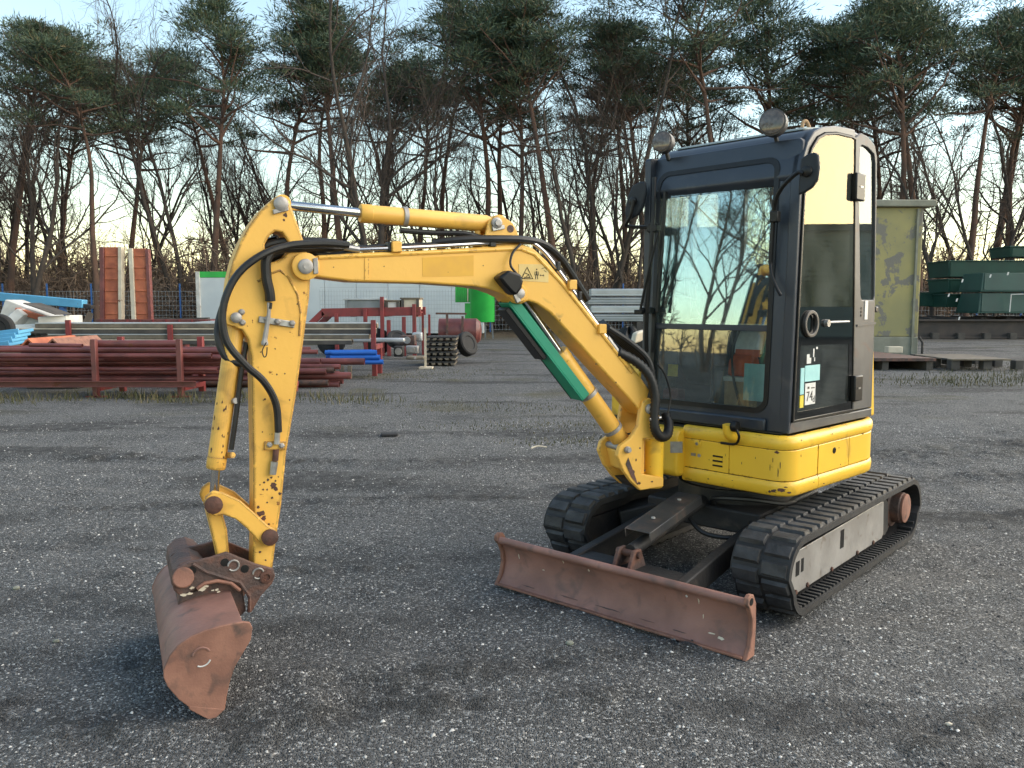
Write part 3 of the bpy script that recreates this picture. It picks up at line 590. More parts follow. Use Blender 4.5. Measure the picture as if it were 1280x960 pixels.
for side in (1, -1):
    lo, li = side * TW / 2, side * (TW / 2 - GA); tr = MB(); n = len(OUT)
    vs = [UF(a, l, z) for l in (lo, li) for lp in (OUT, INN) for a, z in lp]; fs = []
    for i in range(n):
        j = (i + 1) % n; fs += [(i, j, 2 * n + j, 2 * n + i), (n + i, 3 * n + i, 3 * n + j, n + j), (i, n + i, n + j, j), (2 * n + i, 2 * n + j, 3 * n + j, 3 * n + i)]
    belt = tr.add(vs, fs).build('track', 'rubber', EX)
    pts, st = even(OUT, .098); lm = (lo + li) / 2; eo = np.array(EX['_o'])
    for k, (a, z) in enumerate(pts):
        for half in (0, 1):
            q = pts[(k + 1) % len(pts)]; p = pts[k - 1]
            if half: a2, z2 = (a + q[0]) / 2, (z + q[1]) / 2; t = np.array([q[0] - a, q[1] - z])
            else: a2, z2 = a, z; t = np.array([q[0] - p[0], q[1] - p[1]])
            t /= np.linalg.norm(t); T = UF.A * t[0] + UF.Z * t[1]; Nn = UF.A * (-t[1]) + UF.Z * t[0]
            # the loop runs clockwise, outward normal on its left
            cen = UF(a2, lm + side * (.0725 if half else -.0725), z2)
            if Nn @ (cen - UF(-.1, lm, .22)) < 0: Nn = -Nn
            M = Matrix(((T[0], UF.L[0], Nn[0], 0), (T[1], UF.L[1], Nn[1], 0), (T[2], UF.L[2], Nn[2], 0), (0, 0, 0, 1)))
            if lug_me is None:
                hx, hy, hz, tx = .039, .067, .018, .028
                V = [(-hx, -hy, -.004), (hx, -hy, -.004), (hx, hy, -.004), (-hx, hy, -.004), (-tx, -hy + .006, hz), (tx, -hy + .006, hz), (tx, hy - .006, hz), (-tx, hy - .006, hz)]
                lug_me = bpy.data.meshes.new('tread_lug'); lug_me.from_pydata(V, [], [(3, 2, 1, 0), (4, 5, 6, 7), (0, 1, 5, 4), (1, 2, 6, 5), (2, 3, 7, 6), (3, 0, 4, 7)])
                lug_me.materials.append(MATS['rubber_worn'])
            o = bpy.data.objects.new('tread_lug', lug_me); COL.objects.link(o); o.parent = belt
            M.translation = Vector(cen - eo); o.matrix_local = M
    cl = MB()                                            # guide ribs on the inner face, joined
    for a, z in even(INN, .049)[0]:
        if z < .12: cl.box(UF, a - .011, a + .011, lo - side * .012, lo - side * .09, z - .002, z + .012)
    tag(cl.build('inner_ribs', 'rubber', belt, bevel=.002), kind='stuff')
    tf = side * (TW / 2 - .085); tb = side * (TW / 2 - .235)
    pr = [(.84, .085), (.85, .11), (.845, .285), (.82, .305), (-.66, .325), (-.70, .318), (-.72, .11), (-.69, .085)]
    fr_ = MB().prism(UF, pr, tf - side * .006, tf).build('track_frame', 'bare_steel', EX, bevel=.006)
    MB().prism(UF, [(.82, .309), (-.66, .329), (-.62, .372), (.70, .36)], tf - side * .012, tb).build('frame_top', 'dark_frame', fr_, bevel=.004)
    MB().prism(UF, [(.82, .09), (.82, .30), (-.68, .31), (-.68, .09)], tf - side * .02, tb).build('frame_box', 'dark_frame', fr_)
    for a, z, w, h in ((.63, .215, .045, .075), (.57, .22, .032, .07), (.01, .235, .055, .105)):
        MB().box(UF, a - w / 2, a + w / 2, tf - side * .002, tf + side * .0015, z - h / 2, z + h / 2).build('frame_slot', 'black_plastic', fr_, bevel=.0)
    for a in (.80, .70, .65, .50, .16, -.24, -.52):
        MB().lathe(UF(a, tf, .098), UF.L * side, [(0, .013), (.008, .013), (.01, .009)], 8).build('frame_bolt', 'rust_pin', fr_)
    # end bracket plate, drive motor, idler and rollers
    MB().prism(UF, [(-.68, .10), (-.66, .35), (-.70, .37), (-.80, .29), (-.82, .12), (-.76, .09)], tf - side * .012, tf - side * .002).build('bracket_plate', 'dark_frame', fr_, bevel=.004)
    MB().lathe(UF(-.97, tb, .235), UF.L * side, [(0, .16), (.09, .17), (.092, .13), (.13, .13), (.132, .10), (.185, .10), (.195, .092)], 28).build('drive_motor', 'rust_dark', EX, bevel=.004)
    MB().lathe(UF(-.97, tb + side * .196, .235), UF.L * side, [(0, .093), (.012, .093), (.016, .085)], 28).build('motor_cap', 'rust_plate', EX)
    MB().lathe(UF(.735, tb + side * .02, .225), UF.L * side, [(0, .15), (.02, .165), (.04, .17), (.08, .17), (.10, .165), (.115, .15)], 28).build('idler_wheel', 'dark_frame', EX)
    for a in (.45, .12, -.2, -.5):
        MB().lathe(UF(a, tb + side * .02, .105), UF.L * side, [(0, .055), (.10, .055)], 14).build('track_roller', 'dark_frame', EX)

# ---- undercarriage: centre frame, slew ring
cb = MB(); cb.box(UF, -.42, .42, -.36, .36, .27, .40)
for sa in (1, -1):
    for sl_ in (1, -1): cb.bar(UF(sa * .25, sl_ * .25, .33), UF(sa * .48, sl_ * .52, .24), .20, .13)
cb.build('centre_frame', 'dark_frame', EX, bevel=.012)
MB().lathe(UF(0, 0, .38), (0, 0, 1), [(0, .34), (.10, .34), (.10, .31), (.19, .31)], 40).build('slew_ring', 'dark_frame', EX)
MB().tube(catmull([UF(.36, .05, .40), UF(.46, .10, .46), UF(.40, .28, .47), UF(.25, .40, .44), UF(.1, .42, .42)]), .014, 8).build('hydraulic_hose', 'hose', EX)
MB().tube(catmull([UF(.40, -.08, .38), UF(.55, -.05, .42), UF(.62, .12, .30), UF(.5, .3, .28), UF(.35, .33, .32)]), .013, 8).build('hydraulic_hose', 'hose', EX)

# ---- dozer blade
DB, BW, BH = 1.365, 0.7475, .262
cv = [(DB, .0), (DB - .040, .045), (DB - .062, .105), (DB - .062, .160), (DB - .044, .210), (DB - .014, .244)]
bpf = catmull([(a, 0, z) for a, z in cv], 5); prof = [(p[0], p[2]) for p in bpf] + [(DB - .012, BH + .003), (DB - .035, BH + .004)]
back = [(p[0] - .030 if i > 3 else p[0] - .016 - .004 * i, p[2]) for i, p in enumerate(bpf)][::-1]
blade = MB().prism(UF, prof + back, -BW + .02, BW - .02).build('dozer_blade', 'rust_steel', EX, bevel=.004)
MB().tube([UF(DB - .022, -BW + .02, BH - .012), UF(DB - .022, BW - .02, BH - .012)], .020, 14).build('blade_top_edge', 'rust_steel', blade)
for s in (1, -1):
    ep = [(DB + .008, -.002), (DB - .030, .05), (DB - .048, .115), (DB - .044, .175), (DB - .02, .225), (DB + .008, .252), (DB + .004, .280), (DB - .018, .292), (DB - .050, .286), (DB - .078, .24), (DB - .085, .12), (DB - .075, .0)]
    MB().prism(UF, ep, s * (BW - .022), s * BW).build('end_plate', 'rust_plate', blade, bevel=.004)
    MB().lathe(UF(DB - .028, s * (BW - .001), .258), UF.L * s, [(0, .017), (.0025, .017)], 16).build('shackle_hole', 'black_plastic', blade)
MB().box(UF, DB - .016, DB + .008, -BW + .022, BW - .022, .0, .012).build('cutting_edge', 'rust_plate', blade, bevel=.003)
for s in (1, -1):
    ar = MB(); ar.bar(UF(DB - .10, s * .33, .15), UF(.42, s * .30, .27), .055, .12); ar.build('blade_arm', 'dark_frame', EX, bevel=.008)
cm = MB(); cm.box(UF, DB - .30, DB - .10, -.34, .34, .10, .215); cm.build('blade_crossbeam', 'dark_frame', EX, bevel=.01)
for s in (-.045, .045): MB().prism(UF, [(DB - .28, .21), (DB - .12, .21), (DB - .17, .31), (DB - .23, .31)], s - .01, s + .01).build('cylinder_lug', 'rust_dark', EX, bevel=.004)
MB().cyl(UF(DB - .20, -.07, .285), UF(DB - .20, .07, .285), .018, 12).build('blade_pin', 'rust_pin', EX)
MB().cyl(UF(DB - .22, 0, .29), UF(.40, 0, .42), .035, 14).build('blade_cylinder', 'dark_frame', EX)
gp = MB(); gp.bar(UF(DB - .27, .005, .385), UF(.56, .005, .485), .155, .008); gp.bar(UF(DB - .27, .079, .365), UF(.56, .079, .465), .006, .05); gp.bar(UF(DB - .27, -.069, .365), UF(.56, -.069, .465), .006, .05)
gu = gp.build('cylinder_guard', 'guard_steel', EX, bevel=.003)
for t in (.30, .80): p = UF(DB - .27 + (.56 - DB + .27) * t, .0, .390 + .10 * t); MB().lathe(p, (0, 0, 1), [(0, .012), (.007, .011), (.009, .006)], 10).build('guard_bolt', 'bare_steel', gu)

# ---- yellow revolving body: panels with open seams over a dark core
def plan(off=0.0, n=10):
    """left half of the body's outline seen from above, front centre to tail: (a, l)"""
    P = [(.535, -.02), (.535, .30)]
    def arc(ca, cl_, r, t0, t1):
        for k in range(n + 1): t = R(t0 + (t1 - t0) * k / n); P.append((ca + r * math.cos(t), cl_ + r * math.sin(t)))
    arc(.535 - .11, .63 - .11, .11, 0, 90); P.append((-.40, .63)); arc(-.40, .28, .35, 90, 180)
    P.append((-.75, -.3)); P = np.array(P); T = np.gradient(P, axis=0); T /= np.linalg.norm(T, axis=1)[:, None]
    return P + off * np.c_[T[:, 1], -T[:, 0]]
def plan_at(s, off):
    P = plan(0); d = np.r_[0, np.cumsum(np.linalg.norm(np.diff(P, axis=0), axis=1))]; T = np.gradient(P, axis=0); T /= np.linalg.norm(T, axis=1)[:, None]
    a = np.interp(s, d, P[:, 0]); l = np.interp(s, d, P[:, 1]); ta = np.interp(s, d, T[:, 0]); tl = np.interp(s, d, T[:, 1]); k = math.hypot(ta, tl)
    return a + off * tl / k, l - off * ta / k, d[-1]
def band(s0, s1, zprof, off0=0.0, depth=.02, n=None):
    """wall panel that follows the outline: zprof of (z, offset)"""
    n = n or max(2, int((s1 - s0) / .025)); ss = np.linspace(s0, s1, n + 1); m = len(zprof); vs = []
    for s in ss:
        for z, o in zprof: a, l, _ = plan_at(s, o + off0); vs.append(CF(a, l, z))
        for z, o in zprof[::-1]: a, l, _ = plan_at(s, -depth); vs.append(CF(a, l, min(max(z, zprof[0][0] + .004), zprof[-1][0] - .004)))
    k = 2 * m; fs = [(i * k + j, i * k + (j + 1) % k, (i + 1) * k + (j + 1) % k, (i + 1) * k + j) for i in range(n) for j in range(k)]
    fs += [tuple(range(k))[::-1], tuple(range(n * k, (n + 1) * k))]
    return MB().add(vs, fs)
def s_of(a=None, l=None):
    P = plan(0); d = np.r_[0, np.cumsum(np.linalg.norm(np.diff(P, axis=0), axis=1))]
    for s in np.arange(0, d[-1], .005):
        aa, ll, _ = plan_at(s, 0)
        if l is not None and ll >= l: return s
        if a is not None and ll > .3 and aa <= a: return s
    return d[-1]
smax = plan_at(0, 0)[2]
s1, s2, s3 = s_of(l=.27), s_of(a=.21), s_of(a=-.17)
lower = [(.548, -.04), (.552, -.012), (.562, -.002), (.60, .002), (.620, -.001), (.629, -.007)]; mid = [(.632, -.009), (.636, -.006), (.790, -.006), (.794, -.009)]; upper = [(.797, -.007), (.806, -.001), (.828, .002), (.850, -.002), (.863, -.012), (.868, -.04)]
body = band(0, smax, [(.56, -.02), (.862, -.02)], 0, .10).build('body_core', 'black_plastic', EX)
for (u, v) in ((.0, s2 + .0), (s2 + .004, smax)): band(u, v, lower, 0, .03).build('lower_skirt', 'yellow_body', EX, bevel=.0, angle=50)
for (u, v) in ((0, s1), (s1 + .003, smax)): band(u, v, upper, 0, .03).build('upper_rim', 'yellow_body', EX, angle=50)
for (u, v) in ((.0, s1), (s1 + .004, s2 - .006), (s2 + .006, s3 - .003), (s3 + .003, smax)):
    p_ = band(u, v, mid, 0, .02).build('side_panel', 'yellow_body', EX, bevel=.0)
    if abs(u - s2 - .006) < 1e-6: panel = p_
    if u == 0: fpanel = p_
    if v == smax: rpanel = p_
# round rear corner: grey tail guard
a, l, _ = plan_at(s_of(a=.02), -.006); nrm = CF.L
MB().lathe(CF(a, l, .742), nrm, [(0, .017), (.004, .017), (.005, .010), (.001, .009)], 18).build('panel_lock', 'black_plastic', panel)
for z in (.742, .700):
    pass
for k in range(3):                                     # three slanted louvre slots in the front panel
    z = .712 - k * .026; MB().box(CF, .5285, .5315, .175, .238, z, z + .010).build('louvre_slot', 'black_plastic', fpanel, bevel=.002)
MB().lathe(CF(.529, .075, .772), CF.A, [(0, .024), (.004, .024), (.006, .017)], 20).build('lock_boss', 'yellow_body', fpanel)
MB().lathe(CF(.535, .075, .772), CF.A, [(0, .009), (.003, .009)], 14).build('lock_core', 'worn_zinc', fpanel)
MB().box(CF, .5285, .5315, .035, .065, .700, .716).build('maker_badge', 'worn_zinc', fpanel); MB().lathe(CF(.5295, .088, .707), CF.A, [(0, .010), (.003, .010)], 12).build('badge_stud', 'bare_steel', fpanel)
a, l, _ = plan_at(s_of(a=-.35), -.010); MB().lathe(CF(a - .0, l, .80), CF.L, [(-.004, .011), (.004, .011)], 12).build('filler_lock', 'black_plastic', rpanel)
# deck under the cab, right-hand side body and tail
MB().prism(CF, [(.50, .57), (.50, .862), (-.70, .862), (-.70, .57)], -.60, -.01).build('deck_block', 'black_plastic', EX)
rb = MB(); rb.prism(CF, [(.40, .56), (.43, .60), (.43, 1.15), (.36, 1.22), (-.55, 1.26), (-.70, 1.20), (-.72, .56)], -.64, -.40); rb.build('right_hood', 'yellow_body', EX, bevel=.03, seg=3)
MB().prism(CF, [(-.57, .56), (-.57, 1.24), (-.68, 1.20), (-.74, 1.0), (-.74, .60), (-.70, .56)], -.45, .40).build('counterweight', 'yellow_body', EX, bevel=.03, seg=3)
MB().prism(CF, [(-.565, .87), (-.565, 1.30), (-.59, 1.26), (-.635, .87)], .30, .572).build('rear_corner_guard', 'yellow_body', EX, bevel=.02)
# filler neck with its cap on the front rim
fn = MB().tube(catmull([CF(.53, .30, .835), CF(.575, .30, .86), CF(.585, .30, .91)]), .030, 14).build('filler_neck', 'yellow_body', EX)
MB().lathe(CF(.585, .328, .905), CF.L, [(0, .030), (.022, .031), (.03, .026)], 18).build('filler_cap', 'black_plastic', fn)
MB().tube(catmull([CF(.60, .36, .89), CF(.59, .37, .85), CF(.56, .33, .805), CF(.555, .24, .800)]), .007, 8).build('cap_strap', 'black_plastic', fn)

# ---- swing bracket and post
nose = MB(); nose.prism(CF, [(.40, .575), (.40, .85), (.575, .85), (.605, .82), (.605, .60), (.58, .575)], -.30, -.012); nose = nose.build('swing_bracket', 'yellow_body', EX, bevel=.02, seg=3)
tp_ = [traceF(CF, x, y, .607) for x, y in ((838, 552), (853, 552), (853, 566), (838, 566))]
MB().plate(tp_, lambda l, z, d: CF(.604 + d, l, z), 0, .004).build('type_plate', 'worn_zinc', nose)
MB().tube([BF(.045, .03, .565), BF(.045, .03, .835)], .052, 24).build('swing_pin_housing', 'yellow_body', nose, bevel=.01)
def ear(pts, l): return [B(x, y, l) for x, y in pts]
near = ear([(811, 497), (821, 503), (824, 520), (822, 546), (803, 548), (801, 592), (829, 597), (829, 608), (800, 613), (789, 603), (778, 588), (771, 570), (774, 558), (788, 547), (797, 533), (800, 514), (803, 502)], .10)
post = MB().prism(BF, near, .075, .105).build('swing_post', 'yellow_paint', EX, bevel=.006)
MB().prism(BF, [(a, z) for a, z in near[:4]] + [near[4]] + [(near[5][0], near[5][1])] + near[6:], -.105, -.075).build('post_ear', 'yellow_paint', post, bevel=.006)
web = ear([(806, 548), (806, 600), (782, 588), (777, 566), (792, 552)], .075); MB().prism(BF, web, -.074, .074).build('post_web', 'yellow_paint', post, bevel=.006)
MB().prism(BF, ear([(829, 598), (829, 607), (800, 612), (790, 602)], .10), -.07, .072).build('post_foot', 'dark_frame', post)
MB().prism(BF, [(a + .004, z) for a, z in ear([(798, 606), (790, 596), (783, 580), (786, 572), (792, 588)], .106)], .1055, .109).build('wear_plate', 'rust_dark', post)
for (x, y), r in (((812, 511), .034), ((784, 562), .022)):
    a, z = B(x, y, .108); MB().lathe(BF(a, -.125, z), BF.L, [(0, r * .7), (.012, r * .8), (.232, r * .8), (.244, r * .8), (.247, r * .62), (.256, r * .55)], 18).build('pivot_pin', 'bare_steel', post)

# ---- boom
bt = [(378, 322), (400, 319), (450, 316), (530, 313), (600, 309), (637, 306), (655, 306), (668, 311), (684, 326), (710, 357), (738, 392), (760, 420), (800, 470), (812, 487), (819, 502), (821, 514), (815, 522), (805, 520)]
bb = [(788, 500), (760, 470), (722, 428), (688, 391), (672, 380), (661, 376), (652, 380), (643, 379), (637, 372), (625, 366), (610, 361), (590, 358), (560, 356), (530, 354), (441, 352), (394, 346), (378, 343), (370, 337), (368, 331), (371, 325)]
boom = MB().prism(BF, [B(x, y, .085) for x, y in bt + bb], -.085, .085).build('boom', 'yellow_paint', EX, bevel=.010, seg=3)
def rail(pts, l, d=.006, w=.010): return MB().tube([B3(x, y, l) for x, y in pts], w, 8)
rail([(398, 322), (470, 319), (600, 313), (650, 311), (668, 318), (700, 352), (740, 402), (790, 466)], .083).build('weld_bead', 'yellow_paint', boom)
def flat(prof, l0, l1): return MB().prism(BF, prof, l0, l1)
flat([B(x, y, .086) for x, y in ((456, 322), (461, 322), (461, 350), (456, 350))], .084, .0885).build('seam_strip', 'yellow_paint', boom)
flat([B(x, y, .086) for x, y in ((528, 322), (592, 319), (592, 345), (528, 346))], .084, .0862).build('faded_patch', 'yellow_faded', boom)
for s in (1, -1):                                      # tip boss, pin and keeper
    a, z = B(382, 333, .086); MB().lathe(BF(a, s * .078, z), BF.L * s, [(0, .058), (.016, .058), (.02, .05)], 24).build('tip_boss', 'yellow_paint', boom)
a, z = B(382, 333, .10); MB().lathe(BF(a, .095, z), BF.L, [(0, .032), (.010, .032), (.014, .026), (.014, .012), (.018, .012)], 20).build('boom_tip_pin', 'bare_steel', boom)
flat([B(x, y, .10) for x, y in ((391, 323), (397, 322), (398, 342), (392, 343))], .086, .105).build('pin_keeper', 'bare_steel', boom, bevel=.003)
# arm-cylinder bracket on top of the boom
for s in (1, -1):
    br = [B(x, y, .05) for x, y in ((605, 296), (610, 276), (617, 270), (628, 271), (640, 279), (648, 296), (650, 308), (600, 310))]
    cb_ = MB().prism(BF, br, s * .045, s * .062).build('cylinder_bracket', 'yellow_paint', boom, bevel=.004)
a, z = B(620, 279, .062); MB().lathe(BF(a, -.07, z), BF.L, [(0, .026), (.135, .026), (.148, .026), (.152, .016), (.16, .014)], 16).build('bracket_pin', 'bare_steel', cb_)
flat([B(x, y, .07) for x, y in ((615, 283), (630, 281), (631, 286), (616, 289))], .062, .074).build('pin_keeper', 'worn_zinc', cb_, bevel=.002)
a, z = B(638, 286, .062); MB().lathe(BF(a, .058, z), BF.L, [(0, .018), (.0055, .018)], 16).build('bracket_hole', 'rust_dark', cb_)
# boom-cylinder boss under the boom
a, z = B(649, 367, .09); MB().lathe(BF(a, -.095, z), BF.L, [(0, .045), (.18, .045), (.19, .038)], 24).build('rod_boss', 'yellow_paint', boom)
MB().lathe(BF(a, .093, z), BF.L, [(0, .024), (.012, .024), (.016, .016)], 16).build('rod_pin', 'bare_steel', boom)
flat([B(x, y, .10) for x, y in ((641, 368), (646, 365), (651, 376), (646, 379))], .088, .106).build('pin_keeper', 'worn_zinc', boom, bevel=.002)
# warning sticker
stk = flat([B(x, y, .0865) for x, y in ((648.5, 330), (686, 330.5), (685.5, 353), (648.5, 351))], .0845, .0866).build('warning_sticker', 'pale_yellow_decal', boom)
def ink(pts, l=.0874, w=.0016): return MB().tube([B3(x, y, l) for x, y in pts], w, 5)
ink([(652, 348), (659, 334), (666, 348.5), (652, 348)], w=.0022).build('warning_triangle', 'black_ink', stk)
im = MB(); [im.tube([B3(x, y, .0872) for x, y in q], .0018, 5) for q in ([(656, 341), (661, 343), (658, 346)], [(661, 343), (662, 346.5)], [(655, 346.5), (663, 347)])]; im.build('triangle_pictogram', 'black_ink', stk)
im = MB(); [im.tube([B3(x, y, .0872) for x, y in q], w, 6) for q, w in (([(671, 339), (671, 344)], .0036), ([(669.8, 343), (669.6, 349)], .0018), ([(672, 343), (672.2, 349)], .0018), ([(668.8, 339.5), (668.6, 344)], .0014), ([(673, 339.5), (673.4, 344)], .0014), ([(671, 336), (671, 337.4)], .003))]; im.build('person_pictogram', 'black_ink', stk)
im = MB(); [im.tube([B3(x, y, .0872) for x, y in q], .0013, 5) for q in ([(675, 344), (680, 344.2)], [(676, 343), (675, 344), (676, 345)], [(679, 343.2), (680, 344.2), (679, 345.2)], [(677, 336), (681, 334.5), (684, 337)], [(680, 338), (683, 340)])]; im.build('arrow_pictogram', 'black_ink', stk)
# black work lamp hanging on the boom side
wl = [B(x, y, .12) for x, y in ((618, 347), (631, 338), (646, 343), (649, 352), (647, 361), (640, 370), (634, 366), (626, 357))]
lamp = MB().prism(BF, wl, .09, .17).build('boom_work_lamp', 'black_plastic', boom, bevel=.012)
MB().tube(catmull([B3(651, 305, .095), B3(641, 316, .11), B3(638, 330, .12), B3(644, 340, .12), B3(652, 348, .11)]), .006, 7).build('lamp_cable', 'hose', lamp)

# ---- arm
ao = [(361, 249), (352, 244), (345, 246), (338, 252), (324, 265), (312, 281), (301, 301), (291, 325), (285, 350), (282, 375), (280, 394), (283, 406), (293, 409), (303, 413), (310, 424), (314, 445), (315, 475), (317, 581), (317, 672), (316, 712), (322, 724), (332, 725), (340, 716),
      (346, 669), (352, 629), (358, 566), (370, 496), (379, 430), (383, 400), (387, 370), (388, 350), (386, 322), (377, 293), (366, 263)]
hole = [(344, 289), (336, 296), (331, 306), (332, 318), (338, 328), (347, 326), (356, 321), (361, 312), (360, 301), (353, 291)]
def arm_plate(l0, l1):
    O = [B(x, y, .065) for x, y in ao]; H = [B(x, y, .065) for x, y in hole]
    return O, H
O, H = arm_plate(0, 0)
def ccw(P): return P if sum(P[i][0] * P[(i + 1) % len(P)][1] - P[(i + 1) % len(P)][0] * P[i][1] for i in range(len(P))) > 0 else P[::-1]
O, H = ccw(O), ccw(H)
def holed_prism(O, H, l0, l1):
    bm = bmesh.new(); m = MB()
    import mathutils.geometry as mg
    tri = mg.delaunay_2d_cdt([Vector(p) for p in O + H], [], [list(range(len(O))), list(range(len(O), len(O) + len(H)))], 0, 1e-6)
    vs, fs, orig = tri[0], tri[2], tri[5]
    keep = [f for f, o in zip(fs, orig) if 0 in o and 1 not in o]
    n = len(vs); bm.free()
    V = [BF(p[0], l0, p[1]) for p in vs] + [BF(p[0], l1, p[1]) for p in vs]
    from collections import Counter
    ed = Counter(); 
    for f in keep:
        for i in range(len(f)): ed[tuple(sorted((f[i], f[(i + 1) % len(f)])))] += 1
    F = [tuple(f)[::-1] for f in keep] + [tuple(i + n for i in f) for f in keep] + [(e[0], e[1], e[1] + n, e[0] + n) for e, c in ed.items() if c == 1]
    return m.add(V, F)
arm = holed_prism(O, H, -.065, .065).build('arm', 'yellow_worn', EX, bevel=.007, seg=2)
MB().tube([B3(x, y, .064) for x, y in ((322, 352), (338, 342), (350, 338), (360, 346), (372, 368), (376, 392), (374, 420))], .006, 7).build('weld_bead', 'yellow_worn', arm)
def boss(x, y, r, l, mt='bare_steel', parent=arm, hex_=18, h=.018, nm='pin_head'):
    a, z = B(x, y, l); return MB().lathe(BF(a, l - .006, z), BF.L, [(0, r), (h, r), (h + .004, r * .72), (h + .006, r * .5)], hex_).build(nm, mt, parent)
boss(351, 255, .030, .068); flat([B(x, y, .075) for x, y in ((341, 262), (360, 257), (361, 263), (342, 268))], .064, .078).build('pin_keeper', 'bare_steel', arm, bevel=.003)
boss(295, 397, .022, .066); boss(302, 390, .013, .066, h=.012); boss(303, 403, .013, .066, h=.012)
flat([B(x, y, .075) for x, y in ((324, 395), (369, 402), (368, 410), (323, 403))], .064, .076).build('hose_clamp_plate', 'worn_zinc', arm, bevel=.003)
for x, y in ((347, 402), (365, 404), (334, 399)): boss(x, y, .014, .078, 'bare_steel', h=.012, hex_=6, nm='clamp_bolt')
boss(337, 671, .036, .068, 'rust_pin', nm='link_pin'); boss(329, 716, .026, .068, 'rust_pin', nm='bucket_pin')
cp = MB().tube(catmull([B3(336, 378, .085), B3(336, 392, .085), B3(333, 412, .085), B3(331, 425, .085), B3(331, 432, .085)], 4), [.008] * 5 + [.010] * 4 + [.011] * 4 + [.015] * 3 + [.010]).build('quick_coupling', 'bare_steel', arm)
MB().tube(catmull([B3(333, 428, .10), B3(328, 438, .10), B3(330, 446, .10), B3(333, 444, .10), B3(334, 434, .10)]), .0025, 5).build('dust_cap_cord', 'hose', arm)
flat([B(x, y, .08) for x, y in ((331, 552), (358, 552), (357, 563), (330, 563))], .064, .075).build('hose_clamp_plate', 'yellow_worn', arm, bevel=.003)
for x, y in ((337, 556), (352, 557)): boss(x, y, .013, .078, 'bare_steel', h=.010, hex_=6, nm='clamp_bolt')
MB().tube([B3(347, 537, .085), B3(346, 555, .085)], [.011, .013], 10).build('hose_fitting', 'worn_zinc', arm); MB().tube([B3(345, 562, .082), B3(344, 576, .082)], .013, 10).build('hose_stub', 'rust_pin', arm)
MB().tube([B3(343, 577, .082), B3(341, 593, .082)], [.016, .014], 8).build('pipe_end', 'worn_zinc', arm)

# ---- cylinders
def cyl_part(name, p_eye, p_gland, p_base, rb_, rr, mt='yellow_paint', bands=()):
    p_eye, p_gland, p_base = map(np.array, (p_eye, p_gland, p_base)); d = unit(p_base - p_gland)
    c = MB().lathe(p_gland, d, [(0, rb_ * .92), (.006, rb_), (.05, rb_), (.052, rb_ * .96), (float(np.linalg.norm(p_base - p_gland)) - .02, rb_ * .96), (float(np.linalg.norm(p_base - p_gland)), rb_ * .8)], 24).build(name, mt, EX)
    MB().cyl(p_eye, p_gland + d * .01, rr, 18).build('piston_rod', 'chrome', c)
    for t in bands: q = p_gland + (p_base - p_gland) * t; MB().lathe(q, d, [(0, rb_ + .004), (.02, rb_ + .004)], 24).build('clamp_band', 'bare_steel', c)
    return c
def eye(p, r, w, mt, parent, nm='rod_eye'):
    p = np.array(p); return MB().lathe(p - BF.L * w / 2, BF.L, [(0, r), (w, r)], 20).build(nm, mt, parent)
ac = cyl_part('arm_cylinder', B3(352, 256, 0), B3(450, 266.5, 0), B3(612, 280, 0), .042, .021, bands=(.31,))
eye(B3(351, 255, 0), .034, .10, 'yellow_paint', ac); eye(B3(620, 280, 0), .040, .085, 'yellow_paint', ac, 'base_eye')
MB().tube([B3(597, 284, 0), B3(597, 300, 0)], .016, 10).build('port_block', 'yellow_paint', ac)
bc = cyl_part('boom_cylinder', B3(650, 369, 0), B3(698, 440, 0), B3(780, 556, 0), .050, .022, bands=(.42, .80))
eye(B3(649, 367, 0), .036, .09, 'bare_steel', bc); eye(B3(784, 562, 0), .045, .11, 'yellow_worn', bc, 'base_eye')
uc = cyl_part('bucket_cylinder', B3(267, 628, 0), B3(269.5, 586, 0), B3(295, 404, 0), .040, .019, 'yellow_worn', bands=())
eye(B3(267, 631, 0), .036, .07, 'yellow_worn', uc); eye(B3(295, 398, 0), .036, .075, 'yellow_paint', uc, 'base_eye')
for x, y in ((293, 501), (289, 569)): MB().tube([B3(x - 5, y, .0), B3(x + 2, y, .045)], .013, 8).build('port_block', 'bare_steel' if y < 520 else 'yellow_worn', uc)
MB().tube(catmull([B3(308, 428, .02), B3(301, 470, .03), B3(295, 520, .035), B3(289, 562, .035)]), .011, 8).build('feed_pipe', 'hose', uc)
# green rod guard on the boom cylinder
gd = np.array(B3(724, 497, 0)) - np.array(B3(636, 377, 0)); gd = unit(gd); gn = unit(np.cross(BF.L, gd))
if gn[2] > 0: gn = -gn
g0, g1 = np.array(B3(634, 374, .0)), np.array(B3(726, 495, .0))
gm = MB(); gm.obox((g0 + g1) / 2 + BF.L * .055, (g1 - g0) / 2, BF.L * .004, gn * .024); gm.obox((g0 + g1) / 2 + gn * .027, (g1 - g0) / 2, BF.L * .059, gn * .004)
gg = gm.build('rod_guard', 'green_guard', EX, bevel=.003)
gm = MB(); gm.obox((g0 + g1) / 2 - BF.L * .055 + gn * .004, (g1 - g0) / 2, BF.L * .004, gn * .030); gm.obox(g0 * .72 + g1 * .28 + gn * .048, (g1 - g0) * .25, BF.L * .05, gn * .012); gm.build('guard_shade_side', 'black_plastic', gg, bevel=.003)  # black boxes stand in for the shaded side behind the green guard

